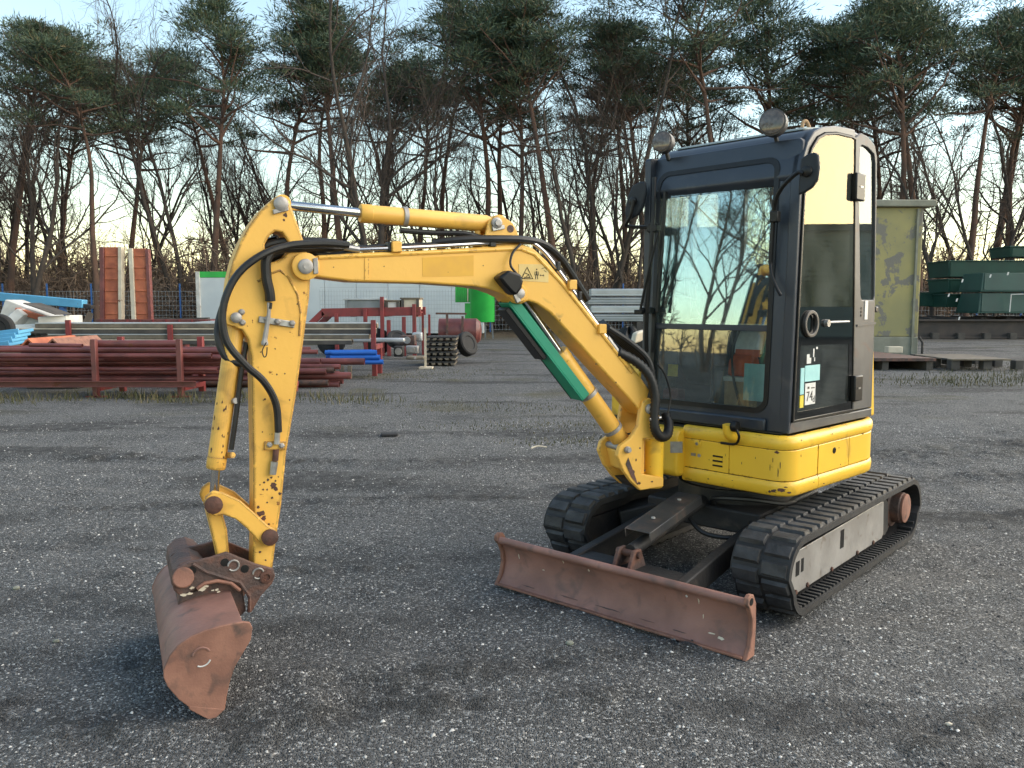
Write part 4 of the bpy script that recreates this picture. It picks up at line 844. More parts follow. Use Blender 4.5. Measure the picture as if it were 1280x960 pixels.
# ---- bucket linkage
for s in (1, -1):
    hl = [B(x, y, .09) for x, y in ((257, 620), (266, 613), (278, 615), (300, 625), (317, 640), (334, 656), (344, 662), (347, 673), (341, 682), (331, 683), (322, 675), (308, 660), (294, 648), (279, 643), (268, 645), (258, 638), (254, 629))]
    lk = MB().prism(BF, hl, s * .082, s * .100).build('tipping_lever', 'yellow_worn', EX, bevel=.005)
boss(267, 631, .036, .105, 'rust_pin', EX, nm='lever_pin'); boss(337, 671.5, .034, .105, 'rust_pin', EX, nm='lever_pin')
MB().cyl(B3(265, 629, -.11), B3(267, 631, .09), .034, 16).build('lever_tube', 'yellow_worn', EX)
bl_ = MB().prism(BF, [B(x, y, .05) for x, y in ((258, 640), (276, 634), (284, 662), (288, 706), (274, 708), (268, 680))], -.05, .05).build('bucket_link', 'yellow_worn', EX, bevel=.006)

# ---- ditching bucket with its hitch
NB, FB = .49, -.51
side = [(205, 838), (212, 821), (223, 807), (239, 796), (258, 788), (281, 782), (304, 778), (312, 779), (315, 785), (313, 800), (303, 817), (293, 834), (287, 852), (283, 871), (281, 886), (264, 901), (244, 889), (224, 874), (210, 858), (205, 847)]
SP = [B(x, y, NB) for x, y in side]
shell_i = [6, 5, 4, 3, 2, 1, 0, 19, 18, 17, 16, 15]
shp = [SP[i] for i in shell_i]; c0_ = np.mean(np.array(SP), axis=0)
inn = [tuple(np.array(p) + unit(c0_ - np.array(p)) * .016) for p in shp]
bucket = MB().prism(BF, shp + inn[::-1], FB, NB).build('ditching_bucket', 'rust_steel', EX, bevel=.003)
for l0, l1 in ((NB - .014, NB + .002), (FB - .002, FB + .014)):
    sp_ = MB().prism(BF, [tuple(np.array(p) + (np.array(p) - c0_) * .012) for p in SP], l0, l1).build('side_plate', 'rust_plate', bucket, bevel=.003)
a, z = B(252, 821, NB)
MB().tube([BF(a + .033 * math.cos(t), NB + .003, z + .036 * math.sin(t)) for t in np.linspace(.3, 2.6, 9)], .004, 6).build('weld_ring', 'rust_steel', bucket)
MB().tube([BF(a + .033 * math.cos(t), NB + .003, z + .036 * math.sin(t)) for t in np.linspace(3.6, 5.2, 7)], .003, 6).build('weld_ring', 'white_plastic', bucket)
tip = np.array(SP[15]); up_e = np.array(SP[16]); dirn = unit(up_e - tip)
MB().prism(BF, [tuple(tip + np.array([-.004, -.004])), tuple(tip + dirn * .10 + np.array([.003, -.005])), tuple(tip + dirn * .10 + np.array([0, .008])), tuple(np.array(SP[14]))], FB, NB + .003).build('cutting_edge', 'rust_plate', bucket, bevel=.003)
# hitch ears with lobes, cross tube, crescent opening
ear_n = [(283, 690), (300, 697), (320, 705), (342, 711), (344, 720), (340, 730), (326, 745), (314, 766), (309, 766), (311, 750), (304, 736), (290, 727), (272, 724), (255, 728), (243, 738), (225, 745), (217, 738), (214, 722), (219, 711), (238, 702), (262, 697)]
hitch = MB().prism(BF, [B(x, y, .115) for x, y in ear_n], .098, .118).build('bucket_hitch', 'rust_dark', EX, bevel=.005)
MB().prism(BF, [B(x, y, .115) for x, y in ear_n], -.118, -.098).build('hitch_ear', 'rust_dark', hitch, bevel=.005)
MB().prism(BF, [B(x, y, .115) for x, y in ((309, 766), (304, 738), (288, 729), (268, 727), (245, 740), (226, 746), (222, 760), (300, 775))], -.16, .095).build('hitch_saddle', 'rust_dark', hitch, bevel=.01)
MB().tube([B3(229, 722, -.24), B3(229, 722, .135)], .042, 20).build('hitch_lobe', 'rust_plate', hitch, bevel=.005)
MB().prism(BF, [B(x, y, .115) for x, y in ((214, 735), (216, 716), (226, 706), (240, 702), (252, 706), (262, 716), (250, 722), (236, 738))], -.30, .098).build('hitch_wing', 'rust_dark', hitch, bevel=.012)
MB().tube([B3(x, y, .119) for x, y in ((241, 705), (258, 715), (280, 722), (300, 728), (312, 745), (312, 764))], .008, 7).build('weld_bead', 'rust_dark', hitch)
MB().tube([B3(x, y, .122) for x, y in ((246, 736), (256, 729), (272, 726), (289, 729), (300, 738))], .008, 7).build('weld_bead', 'rust_plate', hitch)
def ball(x, y, r, mt, nm): a, z = B(x, y, .119); return MB().lathe(BF(a, .114, z), BF.L, [(0, r), (.006, r), (.0065, r * .55)], 16).build(nm, mt, hitch)
for x, y in ((281, 703), (306, 711), (240, 713)): ball(x, y, .017, 'black_plastic', 'pin_hole')
for x, y in ((292, 707), (323, 717)):
    a, z = B(x, y, .122); MB().tube([BF(a + .022 * math.cos(t), .121, z + .022 * math.sin(t)) for t in np.linspace(0, 5.6, 14)], .004, 6).build('lock_ring', 'bare_steel', hitch)
a, z = B(333, 721, .12); MB().lathe(BF(a, -.13, z), BF.L, [(0, .028), (.245, .028), (.256, .028), (.258, .014), (.252, .012)], 18).build('hitch_pin', 'rust_pin', hitch)
a, z = B(283, 703, .0); MB().cyl(BF(a, -.12, z), BF(a, .10, z), .022, 14).build('hitch_pin', 'rust_pin', hitch)

# ---- hoses and steel lines
def hose(pts, r=.014, mt='hose', nm='hydraulic_hose', parent=EX, n=9): return MB().tube(catmull(pts, 7), r, n).build(nm, mt, parent)
hose([B3(436, 306, .10), B3(400, 304, .10), B3(360, 307, .11), B3(325, 320, .13), B3(295, 346, .13), B3(279, 385, .13), B3(283, 425, .13), B3(306, 455, .13), B3(330, 477, .12), B3(345, 505, .10), B3(348, 540, .09)], .0155)
hose([B3(420, 303, .05), B3(380, 301, .04), B3(350, 302, .03), B3(325, 312, .02), B3(296, 345, -.02), B3(275, 395, -.03), B3(273, 425, .0), B3(284, 448, .02), B3(302, 455, .03)], .0155)
hose([B3(440, 310, -.02), B3(395, 309, .05), B3(350, 311, .09), B3(334, 322, .10), B3(333, 345, .095), B3(337, 365, .09), B3(338, 376, .085)], [.02] * 8 + [.024] * 12 + [.022] * 12 + [.02] * 11 if False else .021)
hose([B3(440, 316, .06), B3(410, 320, .04), B3(380, 312, .0), B3(350, 318, -.02), B3(336, 326, -.03)], .016)
hose([B3(338, 378, .085), B3(337, 386, .085)], .009)
hose([B3(345, 300, -.06), B3(333, 305, -.05), B3(330, 318, -.04), B3(336, 330, -.04)], .018)
for l, dy in ((.075, 0), (.045, -2), (-.05, -3), (-.02, -2)):
    p_ = [B3(x, y + dy, l) for x, y in ((448, 312), (500, 310), (560, 307), (610, 304), (650, 301), (664, 303), (680, 315), (698, 338), (722, 372), (745, 404), (758, 422))]
    MB().tube(catmull(p_, 5), .0095, 9).build('steel_line', 'chrome' if l == .075 else 'hose', EX)
hose([B3(430, 309, .075), B3(449, 312, .075)], .014, 'worn_zinc', 'line_fitting'); hose([B3(758, 422, .075), B3(772, 441, .075)], .017, 'worn_zinc', 'line_fitting')
for x, y in ((494, 309), (713, 356), (750, 411)):
    p = np.array(B3(x, y, .075)); MB().obox(p, BF.A * .022, BF.L * .03, BF.Z * .024).build('line_clamp', 'yellow_paint', EX, bevel=.004)
for x, y in ((486, 309), (615, 303), (612, 303), (695, 333), (722, 370)):
    p = np.array(B3(x, y, .06)); MB().obox(p, BF.A * .010, BF.L * .03, BF.Z * .022).build('line_band', 'hose', EX, bevel=.004)
hose([B3(540, 304, .03), B3(575, 300, .06), B3(615, 299, .08), B3(655, 300, .08), B3(680, 306, .05), B3(700, 322, .02), B3(716, 345, .0), B3(735, 375, .0)], .019)
hose([B3(500, 288, .0), B3(540, 291, .0), B3(580, 292, .02), B3(600, 297, .03)], .013)
for k in range(5):
    o = -.06 + k * .032
    hose([B3(752 + k * 2, 402 + 2 * k, o), B3(775 + k * 3, 428, o), B3(798 + k * 3, 446 + k, o + .02), B3(812 + k, 468 + k * 3, o + .03), B3(812, 500, o + .02), B3(808, 525, o)], .017)
cor = [B3(772, 440, .075), B3(795, 452, .10), B3(812, 470, .13), B3(819, 495, .14), B3(818, 520, .14), B3(819, 537, .14), B3(826, 546, .13), B3(834, 543, .10), B3(836, 530, .06), B3(832, 518, .02)]
cc = catmull(cor, 9); cr_ = [.024 + (.0028 if k % 2 else -.0015) for k in range(len(cc))]; MB().tube(cc, cr_, 12).build('corrugated_sleeve', 'hose', EX, angle=80)
MB().tube([B3(812, 524, .14), B3(826, 522, .14)], .008, 8).build('hose_clip', 'worn_zinc', EX)
hose([B3(822, 455, .14), B3(832, 470, .13), B3(838, 495, .12), B3(834, 520, .12)], .005)

# ---- chipped paint with bare rust, caked mud
gc = np.random.default_rng(19)
def chip_poly(r, n=11, sx=1.0, sy=1.0):
    return [(r * sx * gc.uniform(.45, 1.15) * math.cos(6.283 * k / n), r * sy * gc.uniform(.45, 1.15) * math.sin(6.283 * k / n)) for k in range(n)]
def chip_B(x, y, r, l, parent, sx=1.0, sy=1.0, mt='rust_pin', nm='paint_chip'):
    a, z = B(x, y, l); return MB().prism(BF, [(a + u, z + v) for u, v in chip_poly(r, 11, sx, sy)], l - .002, l + .0007).build(nm, mt, parent)
for x, y, r in ((341, 607, .016), (345, 611, .011), (335, 600, .007), (330, 603, .006), (339, 597, .006), (326, 642, .017), (330, 648, .014), (334, 612, .005), (344, 601, .005), (348, 596, .004), (325, 606, .004), (329, 612, .005), (323, 634, .008),
                (350, 617, .008), (340, 622, .006), (334, 628, .005), (328, 540, .004), (346, 468, .004), (356, 467, .004), (336, 655, .006), (325, 690, .006), (332, 700, .005), (362, 500, .004), (331, 499, .005), (329, 500, .003), (324, 656, .008), (321, 664, .006)): chip_B(x, y, r, .0652, arm)
for x, y, r in ((357, 269, .010), (355, 275, .006), (326, 440, .004), (344, 436, .004), (372, 380, .005)): chip_B(x, y, r, .0652, arm)
for x, y, r in ((560, 340, .003), (417, 334, .003), (480, 333, .003), (700, 400, .004), (745, 455, .004), (770, 478, .005), (604, 332, .003)): chip_B(x, y, r, .0855, boom)
for x, y, r, sx in ((800, 560, .006, 1), (795, 575, .008, .6), (806, 588, .006, 1), (792, 590, .012, .7), (787, 583, .010, .6), (815, 602, .006, 1.6), (799, 604, .010, 1)): chip_B(x, y, r, .1056, post, sx)
for k in range(16):
    x, y = gc.uniform(262, 284), 0; t = gc.random(); y = 500 + 82 * t; x = 281 - 12 * t + gc.uniform(-7, 3); a, z = B(x, y, .0); pt = np.array(B3(x, y, 0)); 
    q0, q1 = np.array(B3(295, 404, 0)), np.array(B3(269.5, 586, 0)); dd_ = unit(q1 - q0); ax_ = q0 + dd_ * ((pt - q0) @ dd_); th = gc.uniform(-.9, 1.3); e1 = BF.L; e2 = unit(np.cross(dd_, BF.L)); nn = unit(e1 * math.cos(th) + e2 * math.sin(th)); tt_ = np.cross(nn, dd_); r = gc.uniform(.003, .009)
    base = ax_ + nn * .0392; vs = [base + dd_ * u + tt_ * v * .8 for u, v in chip_poly(r, 9, 1.4, .7)]; n_ = len(vs); MB().add(vs + [v - nn * .003 for v in vs], [tuple(range(n_)), tuple(range(n_, 2 * n_))[::-1]] + [(i, n_ + i, n_ + (i + 1) % n_, (i + 1) % n_) for i in range(n_)]).build('paint_chip', 'rust_pin', uc)
def chip_body(s_, z, r, off, sx=1.0, sy=1.0, mt='rust_pin', par=None):
    vs = []
    for u, v in chip_poly(r, 12, sx, sy):
        a, l, _ = plan_at(s_ + u, off + .0012); vs.append(CF(a, l, z + v))
    ins = []
    for v in vs: ins.append(np.array(v) - (np.array(v) - CF(0, 0, v[2])) * .004)
    n_ = len(vs); return MB().add(vs + ins, [tuple(range(n_)), tuple(range(n_, 2 * n_))[::-1]] + [(i, n_ + i, n_ + (i + 1) % n_, (i + 1) % n_) for i in range(n_)]).build('paint_chip', mt, par or rpanel)
sc_ = s_of(l=.55)
for ds, z, r, sx, sy in ((-.01, .580, .016, 1.2, .7), (.03, .588, .018, 1.5, .7), (.07, .576, .010, 1.4, .5), (.05, .605, .008, 1.6, .5), (-.03, .575, .008, 1, 1)): chip_body(sc_ + ds, z, r, .001, sx, sy)
for ds, z, r, sx, sy in ((.00, .785, .013, 1, .7), (-.02, .74, .004, .5, 4), (.02, .72, .005, .4, 5), (-.035, .70, .004, .5, 5), (.01, .68, .006, .5, 4), (.16, .76, .004, .7, 2.2), (-.20, .70, .004, .6, 2), (-.12, .74, .003, .6, 2.2), (-.30, .73, .003, .5, 3), (-.32, .70, .003, .4, 3)): chip_body(sc_ + ds, z, r, -.006, sx, sy)
for ds, z, r in ((.15, .845, .005), (.3, .60, .004), (.42, .575, .005), (-.4, .585, .004), (-.25, .60, .003), (.5, .84, .004)): chip_body(sc_ + ds, z, r, .0015, 1.4, .8)
# mud crumbs and scraped patches on hitch, bucket and blade
for x, y, r in ((231, 716, .012), (234, 722, .010), (240, 735, .009), (252, 737, .014), (256, 733, .011), (237, 742, .010), (230, 744, .012), (271, 737, .008), (273, 740, .006), (266, 738, .006)):
    chip_B(x, y, r * .9, .1225, hitch, 1.5, .7, 'cream_paint', 'dried_mud')
def chip_blade(l, z, r, sx, sy, mt):
    vs = []
    zz = np.array([p[2] for p in bpf]); aa = np.array([p[0] for p in bpf])
    for u, v in chip_poly(r, 11, sx, sy): q = min(max(z + v, .004), .238); vs.append(UF(float(np.interp(q, zz, aa)) + .0015, l + u, q))
    n_ = len(vs); MB().add(vs + [v - UF.A * .004 for v in vs], [tuple(range(n_)), tuple(range(n_, 2 * n_))[::-1]] + [(i, n_ + i, n_ + (i + 1) % n_, (i + 1) % n_) for i in range(n_)]).build('scraped_patch', mt, blade)
for l, z, r, sx, sy, mt in ((.42, .20, .008, .8, 1.1, 'label_white'), (.48, .19, .006, .6, 2.6, 'cream_paint'), (.50, .12, .005, .6, 2.4, 'cream_paint'), (-.62, .17, .006, .5, 3, 'cream_paint'), (-.30, .21, .006, .6, 2, 'cream_paint'), (-.14, .20, .006, 1, 1.4, 'cream_paint'), (.30, .16, .005, .5, 3.5, 'rust_plate'), (-.45, .13, .006, 1.5, .6, 'cream_paint'),
                             (-.52, .030, .006, 9, .5, 'rust_dark'), (-.25, .034, .006, 12, .5, 'rust_dark'), (.0, .036, .006, 14, .5, 'rust_dark'), (.22, .034, .005, 9, .5, 'rust_dark'), (.40, .030, .005, 8, .5, 'rust_dark'), (.60, .05, .010, 2.0, .7, 'cream_paint'), (.55, .058, .006, 4, .6, 'cream_paint')): chip_blade(l, z, r, sx, sy, mt)

# ---- cab
ZB, LFT, RGT = .875, .583, -.385
def AF(z): return .468 - .032 * (z - .9) if z < 2.2 else .468 - .032 * 1.3 - .25 * (z - 2.2)
def front_tf(l, z, d): return CF(AF(z) - d, l, z)                     # d: depth behind the front face
WIN = rrect(-.295, .448, .985, 2.300, (.03, .07, .06, .06), 5)
fo = rrect(RGT, LFT - .012, ZB, 2.40, (.02, .01, .04, .04), 5)
cabf = MB().ring(fo, WIN, front_tf, 0, .055).build('cab_frame', 'cab_paint', EX, bevel=.012, seg=3)
MB().ring(rrect(-.31, .463, .970, 2.315, (.04, .08, .07, .07), 5), rrect(-.283, .436, .997, 2.288, (.025, .06, .055, .055), 5), front_tf, -.006, .01).build('window_seal', 'black_plastic', cabf)
MB().plate(rrect(-.290, .444, 1.432, 2.296, (.01, .01, .06, .06), 5), front_tf, .012, .017).build('windscreen', 'windshield_glass', cabf)
MB().plate(rrect(-.290, .444, .988, 1.412, (.03, .065, .01, .01), 5), front_tf, .016, .021).build('lower_windscreen', 'clear_glass', cabf)
MB().plate(rrect(-.293, .446, 1.405, 1.437, .003, 2), front_tf, .004, .026).build('glazing_bar', 'cab_paint', cabf, bevel=.004)
MB().box(CF, .472, .492, RGT + .01, .46, .878, .945).build('sill_ledge', 'cab_paint', cabf, bevel=.010)
# side outline (a, z) and roof
so = [(.468, ZB), (.466, 1.0), (.436, 1.95), (.426, 2.20), (.405, 2.29), (.36, 2.375), (.29, 2.438), (.20, 2.472), (.05, 2.500), (-.15, 2.512), (-.36, 2.500), (-.45, 2.462), (-.485, 2.40), (-.545, 1.60), (-.56, ZB)]
roof_o = so[3:13]; ri = [(a - .03 * (1 if a > 0 else -1), z - .045) for a, z in roof_o]
MB().prism(CF, roof_o + ri[::-1], RGT, LFT - .012).build('roof', 'cab_paint', EX, bevel=.014, seg=3)
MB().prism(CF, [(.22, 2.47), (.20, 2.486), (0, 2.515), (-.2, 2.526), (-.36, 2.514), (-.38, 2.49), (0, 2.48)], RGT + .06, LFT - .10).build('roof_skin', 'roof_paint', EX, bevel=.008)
# left side: front pillar + top rail, sill, rear panel with window
do = [(.440, .935), (.436, 1.0), (.405, 1.95), (.392, 2.20), (.372, 2.275), (.330, 2.350), (.265, 2.410), (.18, 2.443), (.04, 2.464), (-.15, 2.470), (-.185, 2.466)]
pil = so[:9] + [(-.15, 2.512), (-.185, 2.511)] + do[::-1]
MB().prism(CF, pil, LFT - .055, LFT).build('door_pillar', 'cab_paint', cabf, bevel=.006)
MB().prism(CF, [(.468, ZB), (.440, .935), (-.285, .925), (-.560, .925), (-.56, ZB)], LFT - .05, LFT + .001).build('door_sill', 'cab_side_paint', cabf, bevel=.006)
def lt(a, z, d): return CF(a, LFT - d, z)
q_o = [(-.19, 2.470), (-.19, 2.20), (-.245, 1.50), (-.285, .93), (-.42, .93), (-.558, .93), (-.547, 1.50), (-.508, 2.10), (-.487, 2.40), (-.45, 2.462), (-.36, 2.498), (-.27, 2.506)]
q_i = [(-.255, 2.425), (-.262, 2.20), (-.318, 1.75), (-.335, 1.61), (-.355, 1.575), (-.520, 1.575), (-.530, 1.60), (-.492, 2.10), (-.468, 2.36), (-.45, 2.41), (-.36, 2.438), (-.28, 2.442)]
rear = MB().ring(q_o, q_i, lt, 0, .05).build('rear_pillar', 'cab_side_paint', cabf, bevel=.006)
MB().plate(q_i, lt, .012, .016).build('quarter_window', 'dark_glass', rear)
MB().plate([(-.30, 1.42), (-.30, 1.432), (-.555, 1.442), (-.556, 1.43)], lt, -.006, .0).build('pressed_rib', 'cab_side_paint', rear)
MB().box(CF, -.44, -.40, LFT, LFT + .003, 1.46, 1.57).build('white_label', 'label_white', rear)
for z in (1.485, 1.505, 1.525): MB().lathe(CF(-.355, LFT, z), CF.L, [(0, .008), (.003, .007)], 10).build('rivet', 'black_plastic', rear)
MB().box(CF, -.60, -.555, LFT - .05, LFT, 1.50, 1.535).build('rear_latch', 'black_plastic', rear, bevel=.006)
# door
DF = MB().ring([(a, z) for a, z in do] + [(-.205, 2.20), (-.255, 1.50), (-.285, .93)], [(a * .955 + .003, 1.70 + (z - 1.70) * .985) for a, z in do] + [(-.192, 2.18), (-.241, 1.50), (-.270, .945)], lt, -.010, .012).build('door', 'black_plastic', EX, bevel=.003)
dg = lambda z: np.interp(z, [.935, 1.0, 1.95, 2.2], [.436, .432, .401, .388]); dr_ = lambda z: np.interp(z, [.93, 1.5, 2.2, 2.47], [-.278, -.248, -.198, -.180])
MB().plate([(dg(1.535), 1.535), (.401, 1.95), (.388, 2.20), (.368, 2.272), (.327, 2.345), (.263, 2.404), (.18, 2.437), (.04, 2.458), (-.15, 2.463), (-.180, 2.460), (-.200, 2.20), (-.245, 1.535)], lt, -.004, .001).build('door_upper_glass', 'door_glass', DF)
MB().plate([(dg(1.36), 1.36), (dg(1.535), 1.535), (-.245, 1.535), (-.258, 1.36)], lt, -.005, .002).build('latch_panel', 'black_glass', DF)
MB().ring([(dg(.94), .94), (dg(1.36), 1.36), (-.256, 1.36), (-.277, .94)], [(.385, .985), (.375, 1.335), (-.20, 1.325), (-.215, .985)], lt, -.005, .002).build('lower_border', 'black_glass', DF)
MB().plate([(.387, .983), (.377, 1.337), (-.202, 1.327), (-.217, .983)], lt, -.003, .001).build('door_lower_glass', 'dark_glass', DF)
zc_ = 1.445
MB().ring([(.285 + .078 * math.cos(t), zc_ + .072 * math.sin(t)) for t in np.linspace(0, 6.283, 29)[:-1]], [(.285 + .058 * math.cos(t), zc_ + .053 * math.sin(t)) for t in np.linspace(0, 6.283, 29)[:-1]], lt, -.022, .0).build('latch_ring', 'lamp_shell', DF, bevel=.004)
MB().plate([(.300 + .044 * math.cos(t), zc_ + .050 * math.sin(t)) for t in np.linspace(1.57, 4.71, 12)] + [(.262, zc_ - .050), (.262, zc_ + .050)], lt, -.012, -.006).build('latch_paddle', 'lamp_shell', DF)
hd = MB(); hd.tube([CF(.12, LFT + .012, 1.450), CF(-.13, LFT + .030, 1.452)], .007, 8); hd.lathe(CF(.10, LFT + .004, 1.446), CF.L, [(0, .022), (.02, .02)], 14); hd.build('door_handle', 'worn_zinc', DF)
for z in (2.20, 1.065):
    hg = MB(); hg.box(CF, -.155 if z > 2 else -.24, -.27 if z > 2 else -.345, LFT + .002, LFT + .034, z - .075, z + .075); hg.build('door_hinge', 'black_plastic', DF, bevel=.008)
    MB().box(CF, -.20 if z > 2 else -.28, -.235 if z > 2 else -.31, LFT + .034, LFT + .0365, z - .004, z + .006).build('hinge_mark', 'worn_zinc', DF)
def stick(a0, a1, z0, z1, mt, nm): return MB().plate([(a0, z0), (a0, z1), (a1, z1), (a1, z0)], lt, -.0062, -.0035).build(nm, mt, DF)
stick(.365, .325, 1.075, 1.215, 'label_blue', 'paper_label'); s_b = stick(.318, .150, 1.140, 1.225, 'label_blue', 'paper_label'); s_y = stick(.365, .325, .985 + .02, 1.07, 'label_yellow', 'paper_label'); s_w = stick(.310, .195, .985 + .03, 1.130, 'label_white', 'number_label')
# small outlines of pictograms on the pane
im = MB()
for a, z, w, h in ((.285, 1.26, .03, .05), (.262, 1.25, .02, .03), (.225, 1.29, .012, .045), (.19, 1.315, .02, .012), (.212, 1.255, .01, .02)): im.box(CF, a - w / 2, a + w / 2, LFT + .0036, LFT + .0046, z - h / 2 + .0, z + h / 2)
im.build('pane_pictogram', 'label_white', DF)
def text_on(txt, size, org, ax, ay, an, mt, nm, parent, ext=.0008):
    cu = bpy.data.curves.new(nm, 'FONT'); cu.body = txt; cu.size = size; cu.extrude = ext; ob = bpy.data.objects.new(nm, cu); COL.objects.link(ob)
    bpy.context.view_layer.update(); me = bpy.data.meshes.new_from_object(ob.evaluated_get(bpy.context.evaluated_depsgraph_get())); bpy.data.objects.remove(ob)
    me.name = nm; me.materials.clear(); me.materials.append(MATS[mt]); o = bpy.data.objects.new(nm, me); COL.objects.link(o); o.parent = parent; o['_o'] = parent['_o']
    M = Matrix(((ax[0], ay[0], an[0], 0), (ax[1], ay[1], an[1], 0), (ax[2], ay[2], an[2], 0), (0, 0, 0, 1))); M.translation = Vector(np.array(org) - np.array(parent['_o'])); o.matrix_local = M; return o
text_on('74', .075, CF(.298, LFT + .0068, 1.035), -CF.A, CF.Z, CF.L, 'black_ink', 'printed_number', s_w); text_on('d', .05, CF(.225, LFT + .0068, 1.025), -CF.A, CF.Z, CF.L, 'black_ink', 'printed_letter', s_w)
MB().box(CF, .285, .265, LFT + .0063, LFT + .0072, 1.100, 1.112).build('printed_mark', 'black_ink', s_w); MB().box(CF, .245, .205, LFT + .0063, LFT + .0072, 1.100, 1.106).build('printed_mark', 'black_ink', s_w)
# right side and rear walls with panes
def rtf(a, z, d): return CF(a, RGT + d, z)
ro = rrect(-.55, .44, ZB, 2.40, .02, 5); rin = rrect(-.48, .36, 1.25, 2.32, .06, 5)
rw = MB().ring(ro, rin, rtf, 0, .04).build('right_wall', 'cab_paint', cabf, bevel=.004); MB().plate(rin, rtf, .01, .015).build('right_window', 'clear_glass', rw)
MB().box(CF, -.06, -.02, RGT + .005, RGT + .035, 1.25, 2.32).build('window_post', 'cab_paint', rw)
def btf(l, z, d): return CF(-.50 + d - .04 * (2.4 - z) / 1.5, l, z)
bo = rrect(RGT + .041, LFT - .052, ZB, 2.44, .02, 5); bi = rrect(-.27, .46, 1.35, 2.32, .06, 5)
bw = MB().ring(bo, bi, btf, -.02, .02).build('rear_wall', 'cab_paint', cabf); MB().plate(bi, btf, .0, .004).build('rear_window', 'clear_glass', bw)
MB().box(CF, -.54, .44, RGT + .041, LFT - .056, ZB - .01, ZB + .03).build('cab_floor', 'interior', cabf)
MB().box(CF, -.46, .30, RGT + .041, LFT - .056, 2.40, 2.425).build('roof_lining', 'interior', cabf)
# lamps on the roof edge
for (x, y), r, a in (((827, 179), .060, .44), ((964, 155), .070, .42)):
    l, z = traceF(CF, x, y, a); d = unit(CF.A + CF.L * .25 + CF.Z * .05)
    lm = MB().lathe(CF(a - .05, l, z), d, [(-.03, r * .5), (0, r * .8), (.02, r * .98), (.06, r), (.075, r), (.078, r * .90)], 22).build('roof_lamp', 'lamp_shell', EX)
    MB().lathe(CF(a - .05, l, z) + d * .0785, d, [(-.004, r * .9), (.004, r * .86), (.010, r * .5)], 22).build('lamp_lens', 'lamp_lens', lm)
    MB().tube([CF(a - .05, l, z - r * .8), CF(a - .06, l + .01, z - r * 1.5)], .012, 8).build('lamp_bracket', 'black_plastic', lm)
# beacon socket on the roof
MB().tube(catmull([CF(.15, .44, 2.48), CF(.14, .44, 2.525), CF(.12, .45, 2.53), CF(.10, .46, 2.49)]), .010, 8).build('beacon_socket', 'cardboard', EX)
# mirrors
def mirror(pts, a, depth, arm_pts, clamp):
    P = [traceF(CF, x, y, a) for x, y in pts]; mm = MB().plate(P, lambda l, z, d: CF(a - d - .25 * (l - P[0][0]), l, z), 0, depth).build('mirror', 'mirror_shell', EX, bevel=.010, seg=3)
    MB().tube(catmull(arm_pts, 6), .011, 9).build('mirror_arm', 'black_plastic', mm)
    MB().obox(clamp, CF.A * .02, CF.L * .022, CF.Z * .028).build('mirror_clamp', 'black_plastic', mm, bevel=.005)
    c = np.mean(np.array(P), axis=0); MB().lathe(CF(a + .0, c[0] - .01, c[1]) - CF.A * .005 + CF.A * .02 * 0, CF.A, [(0, .026), (.012, .026), (.018, .014)], 14).build('mirror_joint', 'black_plastic', mm); return mm
T = lambda x, y, a: (lambda q: CF(a, q[0], q[1]))(traceF(CF, x, y, a))
mirror([(1000, 198), (1008, 192), (1016, 189), (1020, 193), (1021, 208), (1019, 224), (1014, 233), (1004, 241), (997, 244)], .56, .022, [T(969, 276, .50), T(968, 262, .50), T(972, 244, .53), T(982, 229, .56), T(997, 216, .57), T(1004, 217, .57)], T(969, 271, .49))
mirror([(790, 232), (797, 227), (803, 226), (804, 240), (801, 258), (796, 268), (788, 274), (783, 281), (782, 262), (785, 245)], .52, .024, [T(792, 250, .54), T(788, 270, .54), T(783, 282, .52), T(800, 284, .49), T(816, 284, .47)], T(816, 285, .485))
# guard rail, wiper and cable beside the windscreen
MB().tube(catmull([T(818, 222, .47), T(816, 280, .50), T(812, 340, .505), T(808, 400, .505), T(808, 440, .49)], 6), .013, 9).build('grab_rail', 'black_plastic', cabf)
for x, y in ((817, 286), (809, 388)): MB().obox(T(x, y, .49), CF.A * .022, CF.L * .035, CF.Z * .018).build('rail_bracket', 'black_plastic', cabf, bevel=.004)
MB().tube(catmull([T(800, 390, .53), T(806, 360, .53), T(814, 325, .53), T(823, 290, .52)], 6), .008, 7).build('wiper_arm', 'black_plastic', cabf); MB().bar(T(832, 240, .486), T(822, 390, .492), .014, .02, CF.A).build('wiper_blade', 'black_plastic', cabf)
MB().obox(T(799, 390, .53), CF.A * .015, CF.L * .028, CF.Z * .014).build('wiper_motor', 'black_plastic', cabf, bevel=.004)
MB().tube(catmull([T(829, 340, .48), T(832, 352, .478), T(826, 368, .478), T(821, 385, .478)], 6), .004, 6).build('wiper_hose', 'black_plastic', cabf)
MB().tube(catmull([T(963, 325, .475), T(964, 342, .49), T(970, 358, .50), T(976, 369, .50)], 6), .009, 8).build('grab_handle', 'black_plastic', cabf)
MB().bar(T(968, 250, .478), T(963, 330, .478), .016, .02, CF.A).build('gutter_strip', 'black_plastic', cabf)
